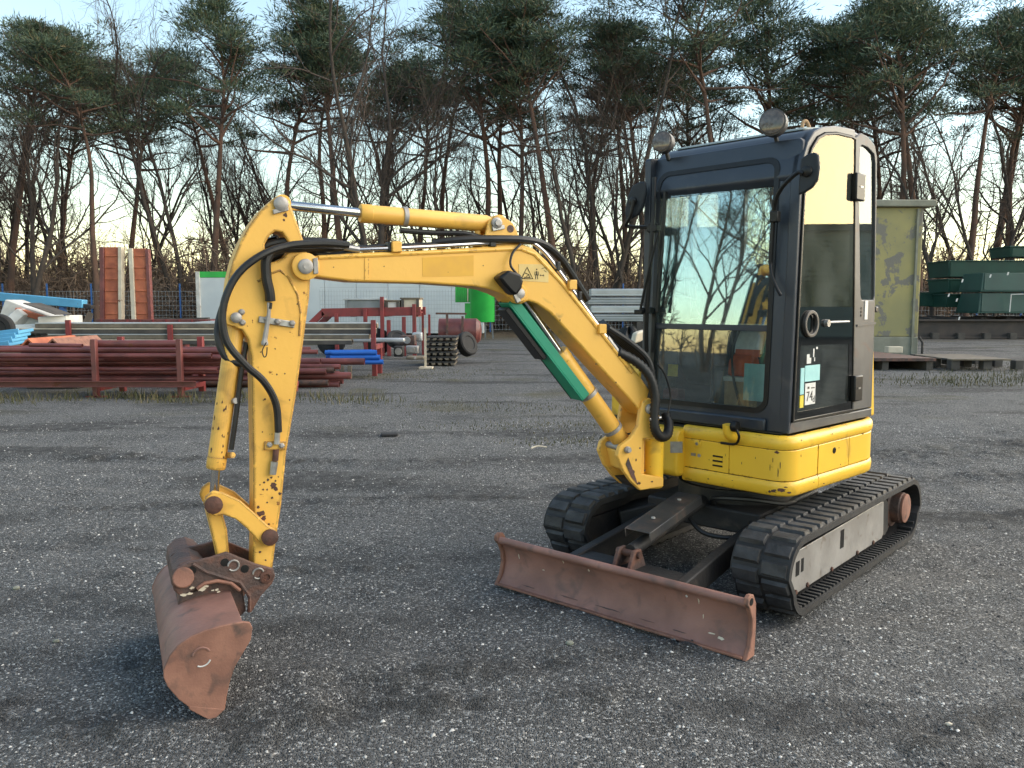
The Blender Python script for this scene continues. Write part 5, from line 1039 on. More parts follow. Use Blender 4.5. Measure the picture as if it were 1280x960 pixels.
# inside: seat, consoles, levers
seat = MB(); seat.prism(CF, [(.12, 1.18), (.14, 1.27), (.10, 1.31), (-.20, 1.27), (-.24, 1.30), (-.24, 1.16)], -.14, .32); seat = seat.build('operator_seat', 'seat_fabric', EX, bevel=.03, seg=3)
MB().prism(CF, [(-.17, 1.25), (-.20, 1.55), (-.26, 1.80), (-.33, 1.80), (-.33, 1.25)], -.13, .31).build('backrest', 'seat_fabric', seat, bevel=.04, seg=3)
MB().box(CF, -.24, .10, -.10, .28, .90, 1.17).build('seat_base', 'interior', seat, bevel=.02)
for l0, l1 in ((-.33, -.17), (.35, .50)):
    cs = MB().prism(CF, [(.16, 1.20), (.20, 1.42), (.14, 1.47), (-.22, 1.42), (-.25, 1.05), (.05, 1.05)], l0, l1).build('side_console', 'interior', EX, bevel=.02)
    lc = (l0 + l1) / 2; MB().lathe(CF(.10, lc, 1.45), (0, 0, 1), [(0, .05), (.02, .045), (.05, .025), (.07, .018), (.09, .014)], 14).build('lever_boot', 'black_plastic', cs)
    MB().tube(catmull([CF(.10, lc, 1.52), CF(.11, lc, 1.58), CF(.12, lc, 1.63), CF(.115, lc, 1.69)]), [.012] * 6 + [.02] * 10 + [.024] * 3, 10).build('joystick', 'black_plastic', cs)
for l in (.02, .14):
    tl = MB(); tl.tube(catmull([CF(.30, l, .93), CF(.31, l, 1.15), CF(.34, l, 1.36), CF(.30, l, 1.45)]), .011, 8); tl.lathe(CF(.30, l, .91), (0, 0, 1), [(0, .05), (.05, .03), (.1, .015)], 12); tl.build('travel_lever', 'black_plastic', EX)
    MB().box(CF, .22, .34, l - .04, l + .04, .955, .967).build('foot_pedal', 'interior', EX, bevel=.004)
MB().box(CF, .25, .40, -.34, -.26, .92, 1.50).build('monitor_post', 'interior', EX, bevel=.02)
MB().box(CF, .20, .36, -.33, -.20, 1.44, 1.60).build('monitor', 'black_plastic', EX, bevel=.015)
bx_ = MB().box(CF, .28, .415, .165, .295, .915, 1.13).build('document_box', 'cardboard', EX, bevel=.004); MB().box(CF, .27, .42, .16, .30, 1.125, 1.15).build('box_lid', 'label_white', bx_, bevel=.003)
MB().prism(CF, [(.27, 1.152), (.405, 1.152), (.395, 1.24), (.35, 1.275), (.29, 1.26)], .17, .31).build('folded_vest', 'orange_vest', EX, bevel=.02)
MB().prism(CF, [(.32, 1.278), (.345, 1.278), (.315, 1.44), (.29, 1.44)], .18, .35).build('white_board', 'label_white', EX, bevel=.004); MB().prism(CF, [(.347, 1.262), (.352, 1.262), (.347, 1.30), (.342, 1.30)], .19, .34).build('red_stripe', 'orange_vest', EX)
MB().tube(catmull([CF(.40, .25, 1.42), CF(.425, .22, 1.30), CF(.43, .23, 1.15), CF(.42, .27, 1.0)]), .007, 7).build('interior_cable', 'black_plastic', EX)
MB().prism(CF, [(.30, .92), (.40, .92), (.39, 1.05), (.31, 1.05)], -.27, -.16).build('red_case', 'red_paint', EX, bevel=.01)
MB().plate([(.30, 1.03), (.44, 1.03), (.44, 1.23), (.30, 1.23)], front_tf, .022, .0235).build('window_notice', 'label_blue', cabf)
MB().plate([(-.20, 1.13), (-.13, 1.13), (-.13, 1.20), (-.20, 1.20)], front_tf, .022, .0235).build('window_notice', 'label_yellow', cabf)
MB().box(CF, .0, .06, -.36, -.33, 1.6, 1.78).build('wall_box', 'interior', EX, bevel=.01)

# ================================================================== the yard behind
def X_(px, Y): return (px - 640) / FPX * Y * math.cos(PITCH)
def Z_(y, Y): return float(at(640, y, Y)[2])
def V3(px, y, Y): return at(px, y, Y)
def pipe(name, p, q, r, mt, label, cat, group, hollow=True):
    p, q = np.array(p), np.array(q); d = q - p; n = float(np.linalg.norm(d)); m = MB().lathe(p, d, [(.12, r * .1), (.12, r * .8), (0, r * .82), (0, r), (n, r), (n, r * .82), (n - .12, r * .8), (n - .12, r * .1)], 12)
    return tag(m.build(name, mt, origin=p), label, cat, group)
# ---- rack with red pipes
RK = thing('pipe_rack', 'red steel rack posts holding red pipes beside the gravel', 'pipe rack', (-6.4, 13.8, 0))
for px in (115, 222):
    x = X_(px, 13.75); MB().box(WF, -13.80, -13.70, x - .042, x + .042, 0, Z_(424, 13.75)).build('post', 'red_pipe', RK, bevel=.008); MB().box(WF, -13.80, -13.70, x - .16, x + .16, 0, .02).build('foot_plate', 'red_paint', RK)
    MB().box(WF, -14.75, -14.65, x - .05, x + .05, 0, .98).build('post', 'red_paint', RK, bevel=.008); MB().box(WF, -14.65, -13.80, x - .05, x + .05, .10, .18).build('cross_bar', 'red_paint', RK)
for dx in (-3.2, 3.1): 
    x = X_(115, 13.75) + dx; MB().box(WF, -14.75, -13.80, x - .05, x + .05, .10, .18).build('cross_bar', 'red_paint', RK); 
    for y in (-14.70, -13.85): MB().box(WF, y - .04, y + .04, x - .04, x + .04, 0, .10).build('post', 'red_paint', RK)
gp_ = 'red pipes in the rack'; lab = 'long dark red steel pipe lying in the rack among many others'
rp = np.random.default_rng(5)
for k, (y, rr, x0, x1) in enumerate([(430, .075, 118, 236), (438, .055, -60, 300), (444, .045, 30, 330), (450, .045, -60, 290), (456, .04, -60, 310), (461, .04, -60, 270), (466, .04, -60, 330), (472, .05, 110, 345), (434, .045, -60, 112), (441, .05, 120, 340), (447, .05, 122, 300), (453, .045, -20, 290), (459, .045, 80, 350), (466, .05, -60, 240), (436, .05, 118, 380), (444, .05, -60, 250), (449, .055, -60, 360), (455, .05, 30, 300), (462, .05, -60, 345), (470, .045, -60, 200), (431, .04, 20, 116), (474, .045, -60, 320), (440, .045, 60, 390), (452, .05, 130, 370)]):
    Y = 13.92 + (k % 5) * .16; z = Z_(y, Y); x0, x1 = X_(x0, Y) + rp.normal(0, .1), X_(x1, Y) + rp.normal(0, .15)
    lb = 'thick red steel pipe with open end on top of the rack' if k == 0 else lab
    pipe('steel_pipe', (x0, Y + rp.normal(0, .03), z + rp.normal(0, .008)), (x1, Y + rp.normal(0, .05), z + rp.normal(0, .012)), rr * .85, 'red_pipe', lb, 'pipe', gp_)
for k, (y, h, x0, x1) in enumerate([(480, .10, -80, 240), (485, .06, 150, 300)]):
    Y = 13.62 if k == 0 else 13.55; z = Z_(y, Y); c = MB(); c.box(WF, -Y - .05, -Y + .05, X_(x0, Y), X_(x1, Y), z - h / 2, z - h / 2 + .012); c.box(WF, -Y - .05, -Y + .05, X_(x0, Y), X_(x1, Y), z + h / 2 - .012, z + h / 2); c.box(WF, -Y - .05, -Y - .035, X_(x0, Y), X_(x1, Y), z - h / 2, z + h / 2)
    if k == 0: tag(c.build('steel_channel', 'red_pipe', origin=(X_(x0, Y), Y, 0)), 'rusty red steel channel along the foot of the pipe rack', 'steel channel')
lab2 = 'dark red pipe in the low heap left of the blue tubes'
for k in range(26):
    lay = k // 7; Y = 15.4 + (k % 7) * .17 + (lay % 2) * .08; z = .07 + lay * .125 + rp.normal(0, .015); e = 430 - 8 * lay + rp.normal(0, 14) - (k % 7) * 1.0; L = rp.uniform(2.6, 4.6)
    if k == 24: e = 455
    x1 = X_(e, Y); pipe('steel_pipe', (x1 - L, Y + rp.normal(0, .06), z), (x1, Y + rp.normal(0, .08), z + rp.normal(0, .02)), rp.choice([.055, .065, .05]), 'red_pipe' if k % 5 else 'rust_dark', lab2, 'pipe', 'red pipes in the low heap')
for k in range(9):
    Y = 17.4 + (k % 3) * .12; z = .33 + (k // 3) * .10; x1 = X_(478 - 3 * (k % 3) - 4 * (k // 3), Y)
    pipe('plastic_tube', (x1 - .95 - .1 * (k % 2), Y, z), (x1, Y, z + .01), .052, 'blue_tube', 'short bright blue tube in the bundle at the right end of the red heap', 'tube', 'blue tubes')
for k in range(3):
    tag(MB().bar((X_(418 + 10 * k, 17.5), 17.3, .0), (X_(418 + 10 * k, 17.5), 17.3, .27), .08, .08, (0, 1, 0)).build('wood_block', 'weathered_wood', origin=(X_(418 + 10 * k, 17.5), 17.3, 0)), 'small timber block propping up the blue tubes', 'block', 'blocks under the blue tubes')
# ---- grey box beams behind the rack
for k in range(4):
    tr_ = thing('trestle', f'dark steel trestle under the long grey beams, {ORD[k]} from the left', 'trestle', (-9.6 + k * 2.2, 18.3, 0), 'trestles under the beams'); x = -9.6 + k * 2.2
    MB().box(WF, -18.7, -17.8, x - .06, x + .06, .58, .68).build('bearer', 'red_paint', tr_)
    for y in (-18.6, -17.9): MB().box(WF, y - .05, y + .05, x - .05, x + .05, 0, .58).build('leg', 'red_paint', tr_)
    MB().box(WF, -17.84, -17.78, x - .05, x + .05, .58, 1.22 if k != 1 else 1.12).build('stop_post', 'red_paint', tr_)
for k, (zz, x0, x1, c) in enumerate([(.70, 30, 440, 'weathered_wood'), (.82, 60, 462, 'silver_metal'), (.94, 25, 470, 'grey_metal'), (1.06, 45, 472, 'silver_metal')]):
    for j in range(3):
        Y = 17.95 + j * .24; x0_, x1_ = X_(x0 + j * 12, Y), X_(x1 - j * 6, Y); bm_ = MB()
        bm_.box(WF, -Y - .09, -Y + .09, x0_, x1_, zz - .015, zz + .075)
        o = bm_.build('box_beam', 'dark_wood' if k % 2 == 0 else 'weathered_wood', origin=(x0_, Y, zz), bevel=.01); tag(o, f'long grey beam on the trestles behind the rack, {ORD[3-k]} layer from the top, {("front", "middle", "back")[j]} one', 'beam', 'long beams behind the rack')
        MB().box(WF, -Y - .093, -Y + .093, x0_ + .01, x1_ - .01, zz + .075, zz + .098).build('top_flange', 'silver_metal' if k % 2 else 'cream_paint', o, bevel=.003)
# ---- sheets, angles and debris on the left
for k in range(4):
    c = V3(-6 + 4 * k, 432 - 5 * k, 15.6 + .1 * k); o = MB(); o.obox(c, (0.42, 0.0, .05), (0, .25, .02), (-.004, 0, .03)); o.obox(c + np.array([0, -.25, .0]), (.42, 0, .05), (0, .012, 0), (-.006, 0, .055))
    tag(o.build('blue_sheet', 'blue_paint', origin=c, bevel=.008), f'light blue folded steel sheet at the left edge, {ORD[k]} from the bottom', 'steel sheet', 'blue sheets behind the pipes')
for k, px in enumerate((32, 63)):
    Y = 14.85; x = X_(px, Y); z = Z_(436, Y); o = MB(); hw = .20
    o.add([(x - hw, Y, z), (x, Y, z + .19), (x + hw, Y, z), (x - hw, Y + 1.6, z), (x, Y + 1.6, z + .19), (x + hw, Y + 1.6, z), (x - hw + .03, Y, z), (x, Y, z + .155), (x + hw - .03, Y, z), (x - hw + .03, Y + 1.6, z), (x, Y + 1.6, z + .155), (x + hw - .03, Y + 1.6, z)],
          [(0, 3, 4, 1), (1, 4, 5, 2), (6, 7, 10, 9), (7, 8, 11, 10), (0, 1, 7, 6), (1, 2, 8, 7)])
    tag(o.build('angle_profile', 'rust_plate' if k else 'ramp_rust', origin=(x, Y, z)), ('rusty upturned angle steel left of the first rack post', 'brown upturned angle steel beside the first rack post')[1 - k], 'steel angle')
    tag(MB().box(WF, -Y - 1.2, -Y - .3, x - .25, x + .25, 0.0, z - .01).build('stacked_timber', 'dark_wood', origin=(x, Y, 0), bevel=.01), ('dark timber baulk under the left angle steel', 'dark timber baulk under the right angle steel')[k], 'timber')
jb = thing('crane_jib', 'light blue steel box jib lying across trestles at the left', 'jib', V3(20, 402, 27) * np.array([1, 1, 0]))
MB().bar(V3(-90, 363, 27), V3(106, 380, 27), .35, .27).build('jib_box', 'blue_paint', jb, bevel=.02); MB().bar(V3(100, 381, 27), V3(116, 384, 27), .22, .12).build('jib_tip', 'dark_frame', jb, bevel=.01)
for px in (-30, 78): p = V3(px, 374, 27.0); MB().bar((p[0], 27, 0), (p[0], 27, p[2] - .1), .16, .16, (0, 1, 0)).build('support_leg', 'blue_post', jb)
for k, (px, y, ax, az, mt, lb) in enumerate([(44, 396, (.62, .1, -.26), (.10, 0, .24), 'white_plastic', 'tilted white panel box with rust stains in the scrap heap'), (56, 396, (.55, .1, -.2), (.03, 0, .07), 'ramp_rust', 'rusty tilted slat in the scrap heap'), (76, 400, (.30, .2, .02), (0, 0, .12), 'white_plastic', 'small white block right of the scrap heap'),
                              (48, 409, (.55, .2, .03), (-.01, 0, .10), 'white_sheet', 'flat white slab in front of the scrap heap'), (26, 399, (.2, .1, .22), (.10, 0, -.09), 'white_plastic', 'upright white scrap piece at the left of the heap'), (75, 409, (.25, .2, 0), (0, 0, .09), 'grey_metal', 'grey metal box beside the white slab'), (60, 386, (.42, .05, -.16), (.005, 0, .014), 'dark_wood', 'thin plank across the scrap heap')]):
    c = V3(px, y, 24 - .1 * k); o = MB().obox(c, ax, (0.05, .35, 0), az); o = tag(o.build('scrap_piece', mt, origin=c, bevel=.02), lb, 'scrap')
hp = MB(); rr_ = np.random.default_rng(3)
for k in range(60): c = np.array([X_(rr_.uniform(-40, 110), 24.6), rr_.uniform(24.2, 25.6), rr_.uniform(.05, .95)]); hp.obox(c, rr_.normal(0, .35, 3) * (1, .5, .5), rr_.normal(0, .12, 3), rr_.normal(0, .06, 3))
tag(hp.build('rubble_heap', 'dark_wood', smooth=False), 'dark heap of mixed scrap and timber at the left', 'scrap heap', kind='stuff')
def wheel(name, c, r, w, axis_, label, group=None, rim='grey_metal'):
    t = thing(name, label, 'tyre', c, group); d = unit(np.array(axis_, float)); MB().lathe(np.array(c) - d * w / 2, d, [(.02, r * .55), (0, r * .62), (0, r * .9), (w * .12, r), (w * .88, r), (w, r * .9), (w, r * .62), (w - .02, r * .55)], 24).build('tyre_ring', 'tyre', t)
    MB().lathe(np.array(c) - d * w * .3, d, [(0, r * .55), (w * .5, r * .56), (w * .52, r * .2)], 18).build('rim', rim, t); return t
wheel('worn_tyre', (X_(-4, 20), 20, .62 + .35), .36, .25, (0.2, -1, .0), 'black wheel at the left edge of the picture'); tag(MB().box(WF, -20.4, -19.6, X_(-40, 20), X_(10, 20), 0, .62).build('timber_stack', 'dark_wood', origin=(X_(-4, 20), 20, 0)), 'dark timber stack under the black wheel', 'timber')
# ---- low loader with raised ramps
TR = thing('low_loader', 'dark red low loader trailer standing behind the beams', 'trailer', (X_(190, 30), 31, 0)); xa, xb = X_(118, 30), X_(262, 30)
MB().box(WF, -32.6, -30.1, xa, xb, .78, .98).build('deck', 'red_paint', TR, bevel=.02); MB().box(WF, -30.14, -30.05, xa, xb, .66, 1.02).build('side_rail', 'red_pipe', TR, bevel=.01)
for k in range(3):
    for y in (30.3, 32.2): MB().lathe((xa + .7 + k * 1.1, y, .42), (0, 1, 0), [(0, .2), (0, .38), (.04, .42), (.2, .42), (.24, .38), (.24, .2)], 20).build('wheel', 'tyre', TR)
for k in range(9):
    x = xa + .2 + k * (xb - xa - .4) / 8; MB().box(WF, -30.05, -30.02, x - .03, x + .03, .66, 1.02).build('stake_pocket', 'red_paint', TR)
for k, (x0, x1, tl) in enumerate(((122, 150, .012), (162, 187, -.03))):
    rm = thing('loading_ramp', ('left upright loading ramp, rusty orange plate with cream edge', 'right upright loading ramp, rusty orange plate with cream edge')[k], 'ramp', (X_((x0 + x1) / 2, 30), 30.2, 1.0), 'raised loading ramps')
    a0, a1 = X_(x0, 30), X_(x1, 30); zt, zb = Z_(308, 30), 1.0; fr2 = lambda x, y, z: np.array([x + tl * (z - zb), y + .06 * (z - zb), z])
    def rb_(x, y, z0, z1, w, d, mt, nm): vs = [fr2(xx, yy, zz) for xx in (x, x + w) for yy in (y, y + d) for zz in (z0, z1)]; return MB().add(vs, [(0, 1, 3, 2), (4, 6, 7, 5), (0, 4, 5, 1), (2, 3, 7, 6), (0, 2, 6, 4), (1, 5, 7, 3)]).build(nm, mt, rm, bevel=.01)
    W = a1 - a0
    if k == 0: rb_(a0, 30.10, zb, zt, .16, .22, 'red_pipe', 'ramp_rail'); rb_(a0 + .165, 30.16, zb, zt, W - .30, .05, 'ramp_rust', 'ramp_plate'); rb_(a1 - .13, 30.08, zb, zt, .13, .24, 'cream_paint', 'ramp_edge')
    else: rb_(a0, 30.08, zb, zt - .05, .15, .24, 'cream_paint', 'ramp_edge'); rb_(a0 + .155, 30.16, zb, zt - .05, W - .28, .05, 'ramp_rust', 'ramp_plate'); rb_(a1 - .12, 30.10, zb, zt - .08, .12, .22, 'red_pipe', 'ramp_rail')
    for j in range(6): rb_(a0 + .17, 30.13, zb + .2 + j * .42, zb + .25 + j * .42, W - .31, .035, 'ramp_rust', 'grip_bar')
for k in range(5):
    c = V3(196 + 12 * k, 401 - (k % 2) * 2, 33.2); tag(MB().obox(c, (.6 + .1 * k, .1, .02 * (k - 2)), (0, .12, 0), (0, 0, .05)).build('loose_plank', ('weathered_wood', 'dark_wood')[k % 2], origin=c), f'loose plank behind the low loader, {ORD[k]} from the left', 'plank', 'planks on the low loader')
c = V3(230, 410, 22); tag(MB().obox(V3(228, 405.5, 21), (1.35, 0, .10), (0, .6, 0), (-.01, 0, .03)).build('white_board', 'white_sheet', origin=c, bevel=.006), 'long white board lying aslant on the grey beams', 'board')
# ---- long white covered store with green edge
WH = thing('storage_tent', 'long white sheeted store with green top edge behind the boom', 'storage tent', (X_(430, 42), 43, 0)); xa, xb = X_(247, 42), X_(604, 42); zt = Z_(347, 42)
npn = 9
for k in range(npn):
    u0, u1 = xa + (xb - xa) * k / npn, xa + (xb - xa) * (k + 1) / npn; MB().box(WF, -42.10, -42.02, u0 + .012, u1 - .012, .1, zt).build('wall_panel', 'white_sheet', WH, bevel=.01); MB().box(WF, -42.13, -42.00, u0 + .012, u1 - .012, zt + .004, zt + .30).build('green_band', 'bright_green', WH, bevel=.01)
MB().box(WF, -45.5, -42.10, xa, xb, .1, zt + .2).build('store_body', 'white_sheet', WH); MB().box(WF, -42.02, -41.9, xa - .02, xa + .16, .0, zt + .3).build('corner_post', 'white_plastic', WH)
for k in range(4):
    wp = MB(); u0, u1 = X_(400 + 44 * k, 40.5), X_(443 + 44 * k, 40.5)
    for j in range(13): x = u0 + (u1 - u0) * j / 12; wp.bar((x, 40.5, .2), (x, 40.5, Z_(362, 40.5)), .012, .012, (0, 1, 0))
    for j in range(11): z = .3 + j * .21; wp.bar((u0, 40.52, z), (u1, 40.52, z), .012, .012)
    tag(wp.build('wire_panel', 'wire_grey', origin=(u0, 40.5, 0), smooth=False), f'wire mesh panel leaning before the white store, {ORD[k]} from the left', 'mesh panel', 'mesh panels before the store')
GT = thing('green_tank', 'bright green upright tank at the right end of the white store', 'tank', (X_(603, 38), 38, 0)); MB().lathe((X_(603, 38), 38, .75), (0, 0, 1), [(0, .50), (.015, .55), (.03, .56), (1.55, .56), (1.58, .58), (1.64, .58), (1.66, .54)], 28).build('tank_shell', 'bright_green', GT)
for dx in (-.45, .15, .55): MB().bar((X_(603, 38) + dx * .9, 38.0, 0), (X_(603, 38) + dx * .75, 37.9, .95), .07, .07, (0, 1, 0)).build('leg', 'grey_metal', GT)
GS = thing('green_crate_rack', 'bright green slatted container left of the green tank', 'container', (X_(583, 39), 39, 0)); x0, x1 = X_(569, 39), X_(592, 39); MB().box(WF, -39.6, -39.05, x0, x1, Z_(378, 39), Z_(355, 39)).build('back_sheet', 'bright_green', GS)
MB().box(WF, -39.5, -39.06, x0 + .45, x1 + .1, .3, Z_(379, 39)).build('lower_sheet', 'bright_green', GS)
for j in range(8): x = x0 + .06 + j * (x1 - x0 - .12) / 7; MB().box(WF, -39.05, -39.0, x - .022, x + .022, Z_(377, 39), Z_(356, 39)).build('slat', ('bright_green', 'cream_paint')[3 < j < 7 and j % 2], GS)
# ---- red chassis with boxes
RC = thing('red_chassis', 'dark red steel chassis frame carrying crates before the white store', 'chassis', (X_(455, 25), 25.4, 0)); Yc = 25
for y in (25.0, 26.4):
    MB().bar((X_(402, Yc), y, Z_(391, Yc)), (X_(526, Yc), y, Z_(389, Yc)), .14, .26).build('side_beam', 'red_paint', RC, bevel=.01); MB().bar((X_(386, Yc), y, Z_(407, Yc)), (X_(404, Yc), y, Z_(390, Yc)), .14, .18).build('drawbar', 'red_paint', RC, bevel=.01)
for px in (405, 440, 480, 520): MB().box(WF, -26.4, -25.0, X_(px, Yc) - .06, X_(px, Yc) + .06, Z_(396, Yc), Z_(390, Yc)).build('cross_member', 'red_paint', RC)
for px, zt_ in ((421, 392), (457, 386), (478, 371), (486, 400), (505, 396), (518, 380)): MB().box(WF, -24.98, -24.86, X_(px, Yc) - .055, X_(px, Yc) + .055, 0, Z_(zt_, Yc)).build('post', 'red_paint', RC, bevel=.008)
for px in (412, 470): MB().lathe((X_(px, Yc), 25.0, .42), (0, 1, 0), [(0, .2), (0, .36), (.03, .42), (.22, .42), (.25, .36), (.25, .2)], 20).build('wheel', 'tyre', RC)
for px0, px1, y0, mt, lb in ((430.5, 477, 375, 'grey_metal', 'grey steel crate on the red chassis'), (481, 499, 377, 'white_plastic', 'pale plywood crate on the red chassis'), (501, 524, 374, 'cream_paint', 'beige crate at the right end of the red chassis')):
    t = thing('crate', lb, 'crate', (X_((px0 + px1) / 2, Yc), 25.3, Z_(387, Yc))); z0, z1 = Z_(387, Yc) + .0, Z_(y0, Yc); MB().box(WF, -25.9, -25.05, X_(px0, Yc), X_(px1, Yc), z0, z1).build('side', mt, t, bevel=.01); MB().box(WF, -25.95, -25.0, X_(px0, Yc) - .03, X_(px1, Yc) + .03, z1 + .001, z1 + .05).build('lid', 'weathered_wood' if mt != 'grey_metal' else 'silver_metal', t, bevel=.008)
    for x in (X_(px0, Yc) + .05, X_(px1, Yc) - .05): MB().box(WF, -25.05, -25.01, x - .04, x + .04, z0, z1).build('corner_batten', 'dark_wood' if mt != 'grey_metal' else 'grey_metal', t)
for k in range(6):
    c = np.array([X_(551, 21), 21.3, .10 + k * .125]); t = thing('grating_block', f'dark flat grating in the low stack, {ORD[k]} from the ground', 'grating', c, 'stacked gratings'); 
    MB().obox(c + (0.02 * (k % 3 - 1), 0, 0), (.39, 0, 0), (0, .5, 0), (0, 0, .02)).build('plate', 'dark_frame', t)
    for j in range(5): MB().obox(c + (-.33 + j * .165 + .02 * (k % 3 - 1), -.02, -.045), (.045, 0, 0), (0, .5, 0), (0, 0, .026)).build('spacer', 'weathered_wood', t)
wheel('worn_tyre', (X_(583, 22), 22, .50), .33, .24, (.75, -.55, .35), 'large black tyre leaning beside the grating stack', None, 'dark_frame'); wheel('worn_tyre', (X_(497, 24), 23.8, .55), .30, .22, (.2, -.6, .7), 'black tyre lying under the red chassis', None, 'dark_frame')
RL = thing('rusty_roller', 'dull red horizontal drum behind the grating stack', 'drum', (X_(575, 26), 26, 0)); MB().lathe((X_(548, 26), 26, .72), (1, 0, 0), [(0, .1), (.02, .40), (1.2, .40), (1.32, .30), (1.36, .1)], 24).build('drum_shell', 'red_pipe', RL)
for dx in (.25, 1.05): MB().box(WF, -26.3, -25.7, X_(548, 26) + dx - .08, X_(548, 26) + dx + .08, 0, .40).build('cradle', 'dark_frame', RL)
MB().bar((X_(546, 26), 25.6, 1.28), (X_(584, 26), 25.6, 1.27), .05, .06).build('frame_bar', 'rust_dark', RL)
for px in (530, 538, 560, 579): MB().bar((X_(px, 26), 25.6, 0), (X_(px, 26), 25.6, 1.2 + .05 * (px % 3)), .07, .07, (0, 1, 0)).build('frame_post', 'red_paint' if px < 550 else 'rust_dark', RL)
SP_ = thing('marker_post', 'thin white post with flat foot standing before the gratings', 'post', (X_(531, 20), 20, 0)); MB().box(WF, -20.02, -19.98, X_(531, 20) - .025, X_(531, 20) + .025, .03, Z_(410, 20)).build('post', 'cream_paint', SP_); MB().box(WF, -20.2, -19.8, X_(531, 20) - .14, X_(531, 20) + .18, 0, .04).build('foot', 'cream_paint', SP_)
for k, (px, y, Y, s, mt, lb) in enumerate([(499, 439, 20.5, (.12, .15, .13), 'dark_frame', 'small dark engine block left of the white post'), (516, 437, 20.8, (.16, .15, .10), 'bare_steel', 'grey machine casting beside the engine block'), (510, 425, 22, (.20, .2, .13), 'rust_dark', 'rusty casting under the red chassis'), (522, 421, 22.4, (.13, .15, .12), 'silver_metal', 'pale metal drum end under the red chassis'), (520, 447, 20, (.22, .2, .04), 'weathered_wood', 'flat board lying before the white post'), (470, 425, 20, (.7, .12, .05), 'silver_metal', 'pale metal profile left of the engine block')]):
    c = V3(px, y, Y); tp = thing('scrap_casting', lb, 'scrap', c); MB().obox(c, (s[0], 0, 0), (0, s[1], 0), (.0, 0, s[2])).build('housing', mt, tp, bevel=.03, seg=2); MB().lathe(c + (0, -s[1] - .02, 0), (0, 1, 0), [(0, min(s[0], s[2]) * .7), (.04, min(s[0], s[2]) * .8)], 14).build('flange', 'bare_steel', tp)
# ---- stacked silver profiles left of the cab
for k in range(4):
    Y = 29.5; z0 = .95 + k * .30; o = MB(); x0, x1 = X_(735 + 4 * (k % 2), Y), X_(868, Y); o.box(WF, -Y - .9, -Y, x0, x1, z0, z0 + .27)
    t = tag(o.build('panel_pack', ('grey_metal', 'silver_metal')[k % 2], origin=(x0, Y, z0), bevel=.02), f'pack of pale grey metal panels behind the boom, {ORD[3-k]} from the top', 'panel pack', 'panel packs left of the cab')
    for j in range(3): MB().box(WF, -Y + .001, -Y + .02, x0, x1, z0 + .04 + j * .08, z0 + .065 + j * .08).build('panel_edge', 'white_sheet' if (j + k) % 2 else 'silver_metal', t)
for k, px in enumerate((745, 800, 850)): tag(MB().box(WF, -30.4, -29.5, X_(px, 29.5) - .1, X_(px, 29.5) + .1, 0, .945).build('support_block', 'dark_wood', origin=(X_(px, 29.5), 29.9, 0), bevel=.01), f'dark support block under the panel packs, {ORD[k]} from the left', 'block', 'blocks under the panel packs')
lp = MB(); rr_ = np.random.default_rng(8); Yl = 17.5; base = V3(786, 420, Yl)
nu, nv = 22, 9; vs = []
for i in range(nv):
    ph = i / (nv - 1) * math.pi * .5
    for j in range(nu): th = j / nu * 6.283; q = 1 + .22 * math.sin(3 * th + i) + rr_.normal(0, .06); vs.append((base[0] + .42 * math.cos(ph) * math.cos(th) * q, Yl + .35 * math.cos(ph) * math.sin(th) * q, .02 + (1.0 + .1 * math.sin(5 * th)) * math.sin(ph) * (1 if i < nv - 1 else .98)))
lp.add(vs, [(i * nu + j, i * nu + (j + 1) % nu, (i + 1) * nu + (j + 1) % nu, (i + 1) * nu + j) for i in range(nv - 1) for j in range(nu)]); tag(lp.build('tarpaulin_bundle', 'black_plastic', origin=(base[0], Yl, 0)), 'crumpled black tarpaulin bundle between boom and cab', 'tarpaulin')
tag(MB().obox(V3(797, 421, 17), (.11, .1, .03), (-.03, .1, 0), (.03, 0, .12)).build('white_rag', 'cream_paint', origin=V3(797, 421, 17), bevel=.04), 'pale rag hanging before the black bundle', 'rag')
# ---- mesh fence with blue posts along the wood
FN = thing('mesh_fence', 'wire mesh fence with blue posts along the edge of the woods', 'fence', (0, 40, 0)); FN['_o'] = (0, 0, 0); FN.location = (0, 0, 0)
for k in range(28):
    x = -34 + k * 2.52; MB().box(WF, -47.04, -46.96, x - .035, x + .035, 0, 2.75).build('post', 'blue_post', FN)
    wp = MB()
    for j in range(9): wp.bar((x + .04, 47, .15 + j * .27), (x + 2.48, 47, .15 + j * .27), .014, .014)
    for j in range(12): wp.bar((x + .1 + j * .2, 47, .1), (x + .1 + j * .2, 47, 2.35), .010, .010, (0, 1, 0))
    wp.build('wire_panel', 'wire_grey', FN, smooth=False)
# ---- right: weathered cabinet, plates, green skips
CB = thing('kiosk', 'tall weathered yellow-green kiosk with flat concrete cap right of the cab', 'kiosk', (X_(1110, 24), 24.6, 0)); xa, xb = X_(1050, 24), X_(1149, 24); zt = Z_(259, 24)
MB().box(WF, -25.3, -24.0, xa, xb, .62, zt).build('wall', 'weather_cabinet', CB, bevel=.03); MB().box(WF, -25.32, -23.985, xa - .01, xb + .01, 0, .62).build('plinth', 'concrete', CB, bevel=.02); MB().box(WF, -25.5, -23.85, xa - .25, X_(1162, 24), zt + .002, zt + .20).build('cap_slab', 'concrete', CB, bevel=.03)
MB().box(WF, -24.0, -23.94, xb - .20, xb - .14, .1, zt - .05).build('corner_strip', 'concrete', CB); MB().box(WF, -25.2, -24.1, xb + .001, xb + .05, .62, zt - .02).build('side_strip', 'weather_cabinet', CB)
MB().tube([(xb + .1, 23.9, .0), (xb + .1, 23.9, .45), (xb + .02, 23.95, .62)], .035, 8).build('drain_pipe', 'dark_frame', CB)
